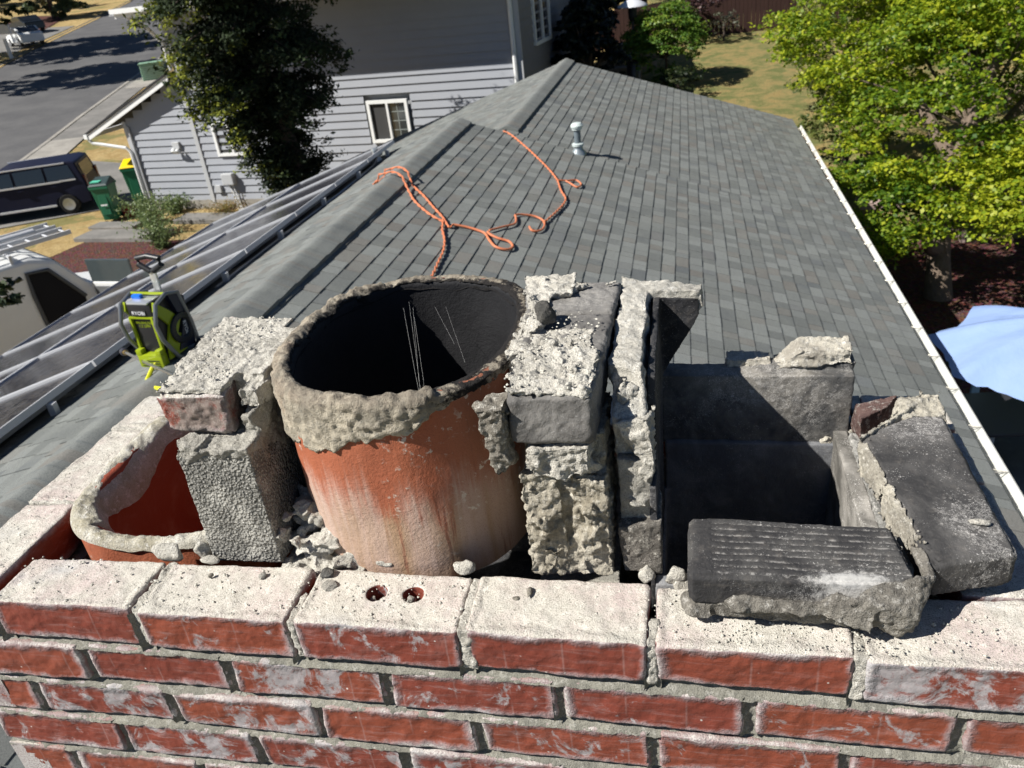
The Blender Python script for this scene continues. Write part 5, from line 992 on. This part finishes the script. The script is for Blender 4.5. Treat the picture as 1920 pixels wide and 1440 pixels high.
def far_car(loc, rz, m, label):
    t = empty('parked_car', loc, label, 'car', 'cars parked across the street', rz)
    s = [(-2.2, .3), (-2.2, .85), (-1.2, 1.0), (-.6, 1.45), (1.0, 1.48), (1.7, 1.05), (2.2, .95), (2.25, .3)]; MB().prism(s, 1, -.88, .88).build('body', m, t, bev=.08)
    for sg in (-1, 1):
        MB().prism([(-1.05, 1.02), (-.55, 1.38), (.95, 1.40), (1.5, 1.05)], 1, sg*.89-.01, sg*.89+.01).build('side_window', M_gls, t)
        for x in (-1.35, 1.4): wheel(t, (x, sg*.82, .33), .33, sg)
    MB().hexa([(1.66, -.75, 1.1), (1.66, .75, 1.1), (1.7, .75, 1.08), (1.7, -.75, 1.08)], [(1.04, -.7, 1.47), (1.04, .7, 1.47), (1.08, .7, 1.45), (1.08, -.7, 1.45)]).build('windscreen', M_gls, t)
far_car((-53.5, 63.5, gz(-53.5, 63.5)+.05), math.radians(-35), M_white, 'white parked car half hidden by trees across the street')
far_car((-60.5, 72.5, gz(-60.5, 72.5)+.05), math.radians(-30), plain('black_paint', (.01, .012, .012), .2), 'black parked car behind the white one across the street')
dk = ((.012, .022, .010), (.025, .042, .014), (.055, .075, .02)); md = ((.05, .09, .02), (.11, .16, .04), (.2, .24, .06))
dtree('street_tree', 'dark leafy tree at the far left edge across the street', (-49.5, 54.2, gz(-49.5, 54)), 4.2, 4.2, 6.0, dk, 21, 70, .35, 30, group='dark trees across the street')
dtree('street_tree', 'tall dark tree casting its shadow over the street from the left', (-44.5, 43.0, gz(-44, 43)), 4.6, 4.5, 8.0, dk, 22, 80, .35, 30, group='dark trees across the street')
dtree('street_tree', 'dark tree farther down the left side of the street', (-55.5, 57.5, gz(-55, 57)), 5.0, 4.5, 8.0, dk, 23, 80, .35, 30, group='dark trees across the street')
dtree('round_bush', 'grey green rounded shrub behind the dry lawn across the street', (-66, 83.5, gz(-66, 83.5)), 4.0, 2.6, 2.7, ((.05, .07, .035), (.09, .12, .05), (.14, .17, .08)), 24, 60, .35, 36, cat='shrub', trunk=.15)
dtree('round_bush', 'brownish green shrub at the top edge across the street', (-74, 94, gz(-74, 94)), 3.0, 2.2, 2.2, ((.07, .07, .035), (.12, .11, .05), (.17, .16, .07)), 25, 50, .35, 36, cat='shrub', trunk=.15)
for i, (x, y, lab) in enumerate(((-96, 100, 'leftmost green hedge tree at the top left corner of the street'), (-88, 110, 'second hedge tree behind the white mailbox'), (-80, 116, 'hedge tree directly behind the grey green shrub'), (-74, 122, 'hedge tree by the far bend of the kerb'), (-68, 128, 'rightmost hedge tree above the street'))):
    dtree('hedge_tree', lab, (x, y, gz(x, y)-1), 6.0, 5, 5.0, md if i < 2 else dk, 30+i, 60, .6, 14, group='hedge trees beyond the street')
strip('mulch_bed', [(-60, 74), (-63, 80), (-66, 86)], [(-66, 72), (-70, 80), (-72, 88)], M_mul, .06, n=4)
for i, (x, y) in enumerate(((-5, 35.8), (-1, 37), (4.5, 37.5), (11, 38), (17, 37))): dtree('hedge_tree', ['dark tree beyond the fence at its left end', 'dark tree beyond the fence behind the evergreens', 'dark tree beyond the fence behind the purple shrub', 'dark tree beyond the fence behind the maple', 'dark tree beyond the fence at the right frame edge'][i], (x, y, gz(x, y)-.5), 3.6, 3.4, 3.6, dk, 90+i, 60, .3, 60)
# plants by the bins
def stemplant(name, base, label, h, r, cols, seed, n=26, leaf=.06, group=None):
    rs = np.random.RandomState(seed); t = empty(name, base, label, 'plant', group); P = []; N = []; mb = MB()
    for i in range(n):
        a = rs.uniform(0, 6.283); R = r*rs.uniform(.3, 1); hh = h*rs.uniform(.5, 1); pts = [Vector((math.cos(a)*R*u*u, math.sin(a)*R*u*u, hh*u)) for u in np.linspace(0, 1, 6)]; mb.tube(pts, [.012, .01, .008, .006, .005, .003], 5)
        for p in pts[1:]: m_ = 12; P.append(np.array(p)+rs.normal(size=(m_, 3))*.09); N.append(rs.normal(size=(m_, 3))+np.array([0, 0, .6]))
    leafmesh('leaves', np.concatenate(P), np.concatenate(N), leaf, m_leaf(name+'_leaf', *cols), t, seed); mb.build('stems', M_dbark, t)
gp = ((.07, .11, .04), (.13, .18, .07), (.22, .27, .11))
for i, (x, y, h, r, lab) in enumerate(((-15.2, 20.4, .95, .8, 'wispy green shrub beside the red sack'), (-14.2, 19.3, 1.0, .75, 'taller wispy green shrub over the wide step slab'), (-13.2, 18.0, .9, .9, 'wispy green shrub nearest the solar panels'), (-14.9, 21.4, .5, .5, 'low weeds against the garage foundation'))): stemplant('wispy_shrub', (x, y, -5.5), lab, h, r, gp, 50+i, 34, .075, 'wispy shrubs by the steps')
for i, (x, lab) in enumerate(((-12.9, 'dry yellowing weeds under the meter box'), (-11.2, 'reddish weeds right of the meter box'), (-9.8, 'dry weeds at the foundation below the conifer'))): stemplant('dry_weeds', (x, 21.0-(x+13)*.1, -5.5), lab, .35, .7, ((.16, .12, .04), (.22, .19, .06), (.25, .13, .06)), 60+i, 30, .06, 'dry weeds along the neighbour foundation')
for i in range(3):
    x, y = ((-12.0, 20.55), (-10.9, 20.5), (-11.3, 20.0))[i]; o = solid('rock', [rock((x, y, -5.35), (.3, .2, .14), seed=i+70)], M_con, None, .02, [('CLOUDS', .15, .05)]); tag(o, ['pale flat rock under the meter cables', 'pale rock near the foundation under the conifer', 'low pale rock on the grey slab'][i], 'rock', 'pale rocks at the neighbour foundation')
# leaves close to the left edge of the frame (tree by our eave)
dtree('garden_tree', 'dark leafy branches at the left frame edge above the white van', (-10.35, 8.75, -5.5), .95, 1.25, 2.3, ((.010, .02, .010), (.02, .036, .014), (.04, .06, .02)), 41, 46, .14, 150, trunk=.1, trans=.1)
# ================================================================ back garden
def fence(A, B, h, label):
    A, B = Vector(A), Vector(B); L = (B-A).length; t = empty('wooden_fence', (A.x, A.y, A.z), label, 'fence', rz=math.atan2(B.y-A.y, B.x-A.x)); M_f = plain('shaded_red_cedar', (.034, .013, .009), .85, var=.35, scale=2); sl = (B.z-A.z)/L; mb = MB(); x = 0; r = random.Random(3)  # cedar colour darkened to carry the shadow lying on the fence
    while x < L: mb.box((x+.07, r.uniform(-.006, .006), x*sl+h/2), (.137, .02, h+r.uniform(-.02, .02))); x += .144
    mb.build('boards', M_f, t)
    for k in range(int(L/2.4)+1): MB().box((k*2.4, .07, k*2.4*sl+h/2), (.1, .1, h+.1)).build('post', M_f, t)
    for zz in (.3, h-.3): MB().hexa([(0, .02, zz), (L, .02, zz+L*sl), (L, .06, zz+L*sl), (0, .06, zz)], [(0, .02, zz+.09), (L, .02, zz+L*sl+.09), (L, .06, zz+L*sl+.09), (0, .06, zz+.09)]).build('rail', M_f, t)
fence((-9.0, 32.0, -4.0), (13, 32.8, -3.0), 1.9, 'reddish brown wooden board fence at the back of the garden')
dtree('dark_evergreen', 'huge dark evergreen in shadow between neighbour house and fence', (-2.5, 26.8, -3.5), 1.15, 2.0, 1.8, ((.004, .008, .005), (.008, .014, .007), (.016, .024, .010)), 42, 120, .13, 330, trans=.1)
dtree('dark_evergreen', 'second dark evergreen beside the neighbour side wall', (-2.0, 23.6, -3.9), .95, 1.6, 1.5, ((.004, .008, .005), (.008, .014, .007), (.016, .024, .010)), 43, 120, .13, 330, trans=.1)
dtree('round_bush', 'sunny round green shrub behind the far roof edge', (.12, 25.6, gz(.12, 25.6)), 1.2, 1.2, 1.15, ((.05, .12, .018), (.11, .20, .025), (.24, .30, .04)), 44, 230, .07, 420, cat='shrub', trunk=.05, trans=.35, pr=.22)
dtree('purple_shrub', 'dark purple leaved shrub in front of the fence', (1.15, 31.2, gz(1.1, 31.2)), 1.0, .9, 1.0, ((.02, .010, .012), (.04, .018, .02), (.10, .05, .04)), 45, 40, .09, 260, cat='shrub', trunk=.06, trans=.1)
dtree('pale_shrub', 'small greyish shrub at the edge of the lawn by the fence', (2.05, 31.3, gz(2, 31.3)), .62, .5, .55, ((.07, .08, .055), (.12, .13, .09), (.2, .2, .15)), 46, 24, .07, 260, cat='shrub', trunk=.04)
dtree('dark_shrub', 'low dark green shrub under the sunny round shrub', (.5, 23.8, gz(.5, 23.8)), .8, .5, .4, ((.01, .02, .008), (.02, .035, .01), (.05, .06, .02)), 47, 30, .08, 260, cat='shrub', trunk=.05)
dtree('olive_tree', 'loose olive green tree behind the bright maple', (4.6, 21.5, gz(4.6, 21.5)), 1.5, 1.7, 1.7, ((.05, .07, .02), (.11, .13, .035), (.22, .21, .07)), 48, 60, .08, 330, trunk=.08)
dtree('olive_tree', 'olive green tree lower right of the other beside the gutter', (4.15, 18.3, -4.9), 1.1, 1.3, 1.2, ((.05, .07, .02), (.10, .13, .03), (.20, .21, .06)), 49, 50, .08, 330, trunk=.08)
# patio heater
t = empty('patio_heater', (-.80, 25.3, gz(-.8, 25.3)), 'tall mushroom patio heater with silver reflector hood', 'patio heater'); t.scale = (1.1, 1.1, 1.16)
MB().lathe([(.26, 0), (.26, .06), (.2, .1), (.2, .72), (.17, .76)], (0, 0, 0), 24).build('gas_housing', plain('hammered_bronze', (.09, .085, .085), .35, .6), t, True); MB().lathe([(.035, .7), (.035, 1.72)], (0, 0, 0), 12).build('pole', plain('dark_steel', (.08, .08, .10), .3, .8), t, True)
MB().lathe([(.07, 1.7), (.11, 1.76), (.12, 2.0), (.08, 2.06)], (0, 0, 0), 18).build('burner', plain('burner_dark', (.02, .02, .02), .6), t, True); MB().lathe([(.40, 2.04), (.38, 2.08), (.2, 2.17), (.06, 2.21), (.0, 2.22)], (0, 0, 0), 28).build('reflector_hood', M_chr, t, True)
for s in (.0, .16): pass
for i, (x, y, z, lab) in enumerate(((-1.15, 26.0, .35, 'lowest pale stone step left of the patio heater'), (-1.3, 26.6, .55, 'second pale stone step left of the heater'), (-1.45, 27.2, .8, 'third and broadest stone step left of the heater'), (-.9, 28.4, .9, 'stone step behind the patio heater pole'))):
    o = MB().box((x, y, gz(x, y)+z/2-.1), (1.05+i*.1, .5, z), .05).build('stone_step', m_asph('tan_stone%d' % i, (.24, .19, .14), (.32, .26, .2), 2), center=True, bev=.03); tag(o, lab, 'step', 'stone steps in the back garden')
t = empty('garden_chair', (-1.75, 28.6, gz(-1.75, 28.6)), 'red slatted garden chair in shade by the stone steps', 'chair', rz=.4); M_rd = plain('red_paint', (.25, .035, .025), .6)
MB().box((0, 0, .42), (.5, .5, .04)).build('seat', M_rd, t)
bk = MB()
for k in range(5): bk.box((-.2+k*.1, .26, .72), (.07, .03, .6))
bk.build('backrest', M_rd, t)
for a in (-1, 1):
    for b_ in (-1, 1): MB().box((a*.22, b_*.22, .2), (.05, .05, .4)).build('leg', M_rd, t)
t = empty('wall_lamp', (-3.62, 23.2, -2.62), 'small glowing orange lamp near the neighbour house corner', 'lamp'); em = NT('orange_glow'); em.set('Emission Color', (1, .42, .05, 1)); em.set('Emission Strength', 3.0); em.col((.8, .3, .05))
MB().lathe([(.0, 0), (.07, .03), (.085, .1), (.06, .17), (0, .19)], (0, 0, 0), 14).build('globe', em.m, t, True); MB().tube([(0, 0, .0), (0, 0, -1.5)], .02, 6).build('stake', M_tyre, t)
# ================================================================ right side: umbrella, table, stone wall
def umbrella():
    cx, cy, zr_, R_ = 4.38, 7.45, -3.5, 1.25; t = empty('patio_umbrella', (cx, cy, -5.5), 'pale blue white fabric patio umbrella beside the house', 'umbrella'); n = 8; V = []; F = []; m_ = 14; seg = 10; a0 = math.radians(23.6)
    for i in range(n*seg):
        f = i/seg; a = a0+f*math.tau/n; k = f % 1; sc = math.cos(math.pi/n)/math.cos((k-.5)*math.tau/n); sag = math.sin(k*math.pi)
        for j in range(m_+1):
            u = j/m_; r = R_*u*(sc*(1-.07*sag*u*u)+.0); z = .40*(1-u)**1.0-.06*sag*u*(1.0)+.05*math.sin(u*math.pi)+.035*u*noise.noise(Vector((a*14, u*1.5, 0)))+.012*noise.noise(Vector((a*40, u*3, 2))); V.append((r*math.cos(a), r*math.sin(a), z+zr_+5.5))
    w = m_+1
    for i in range(n*seg):
        for j in range(m_): q = (i+1) % (n*seg); F.append((i*w+j, q*w+j, q*w+j+1, i*w+j+1))
    fb = NT('umbrella_fabric', .8, .2); nn = fb.noise(3, 4, .6, v=fb.map((1, 1, .3))); fb.col(fb.mix(nn, (.27, .40, .70), (.37, .50, .79))); tr = fb.n('ShaderNodeBsdfTranslucent'); tr.inputs[0].default_value = (.3, .45, .75, 1); ms = fb.n('ShaderNodeMixShader'); ms.inputs[0].default_value = .3
    fb.l(fb.b.outputs[0], ms.inputs[1]); fb.l(tr.outputs[0], ms.inputs[2]); fb.l(ms.outputs[0], fb.t.nodes['Material Output'].inputs[0]); fb.bump(nn, .03, .8)
    mk('canopy', V, F, fb.m, t, True); MB().tube([(0, 0, 0), (0, 0, zr_+5.5+.45)], .025, 10).build('pole', M_alu, t, True)
    for i in range(n): a = a0+i*math.tau/n; MB().tube([(0, 0, zr_+5.5+.38), (R_*.98*math.cos(a), R_*.98*math.sin(a), zr_+5.5-.01)], .008, 5).build('rib', M_alu, t)
umbrella()
t = empty('patio_table', (4.7, 8.4, -5.5), 'dark patio table with pale edge below the umbrella', 'table', rz=.1)
MB().box((0, 0, .72), (1.5, .95, .04), bev=.01).build('tabletop', plain('dark_table', (.03, .03, .035), .5), t)
for a in (-1, 1):
    for b_ in (-1, 1): MB().box((a*.65, b_*.4, .35), (.05, .05, .7)).build('leg', M_trimg, t)
o = MB().box((4.35, 9.35, -4.8), (.09, .06, 1.35)).build('umbrella_flap', plain('pale_blue_flap', (.36, .52, .60), .6), center=True); tag(o, 'pale blue upright box standing for the flap under the umbrella edge', 'post')  # plain box added for the hanging flap of the umbrella
strip('patio', [(3.0, -3), (3.0, 4), (3.0, 9.7)], [(12, -3), (12, 4), (12, 9.7)], m_asph('patio_paving', (.10, .10, .095), (.15, .145, .135), 2), .03, n=4)
M_stone = plain('dark_stone', (.085, .085, .08), .9, var=.3, scale=4, bump=.02)
def stone_row():
    mb_all = []; r = random.Random(8); t = empty('stone_wall', (5.9, 12.3, -5.5), 'low dark rounded stone retaining wall beneath the maple', 'wall', rz=-.05)
    for row in range(2):
        x = .0
        while x < 5.0:
            w = r.uniform(.4, .75); bm = bmesh.new(); hull(bm, [Vector(p) for p in rock((0, 0, 0), (w*.52, .3, .22), n=20, seed=r.randint(0, 9999))]); me = bpy.data.meshes.new('stone'); bm.to_mesh(me); bm.free(); me.materials.append(M_stone); o = bpy.data.objects.new('stone', me); link(o, t); o.location = (x+w/2, r.uniform(-.05, .05)+row*.12, .18+row*.36); b = o.modifiers.new('b', 'BEVEL'); b.width = .04; b.segments = 2; x += w
stone_row()
o = MB().box((5.2, 16.3, -4.62), (2.2, .6, .09)).box((4.3, 16.3, -5.0), (.08, .5, .9)).box((6.1, 16.3, -5.0), (.08, .5, .9)).build('garden_bench', plain('pinkish_wood', (.36, .27, .24), .8), center=True); tag(o, 'weathered pinkish wooden bench top behind the maple trunk', 'bench')
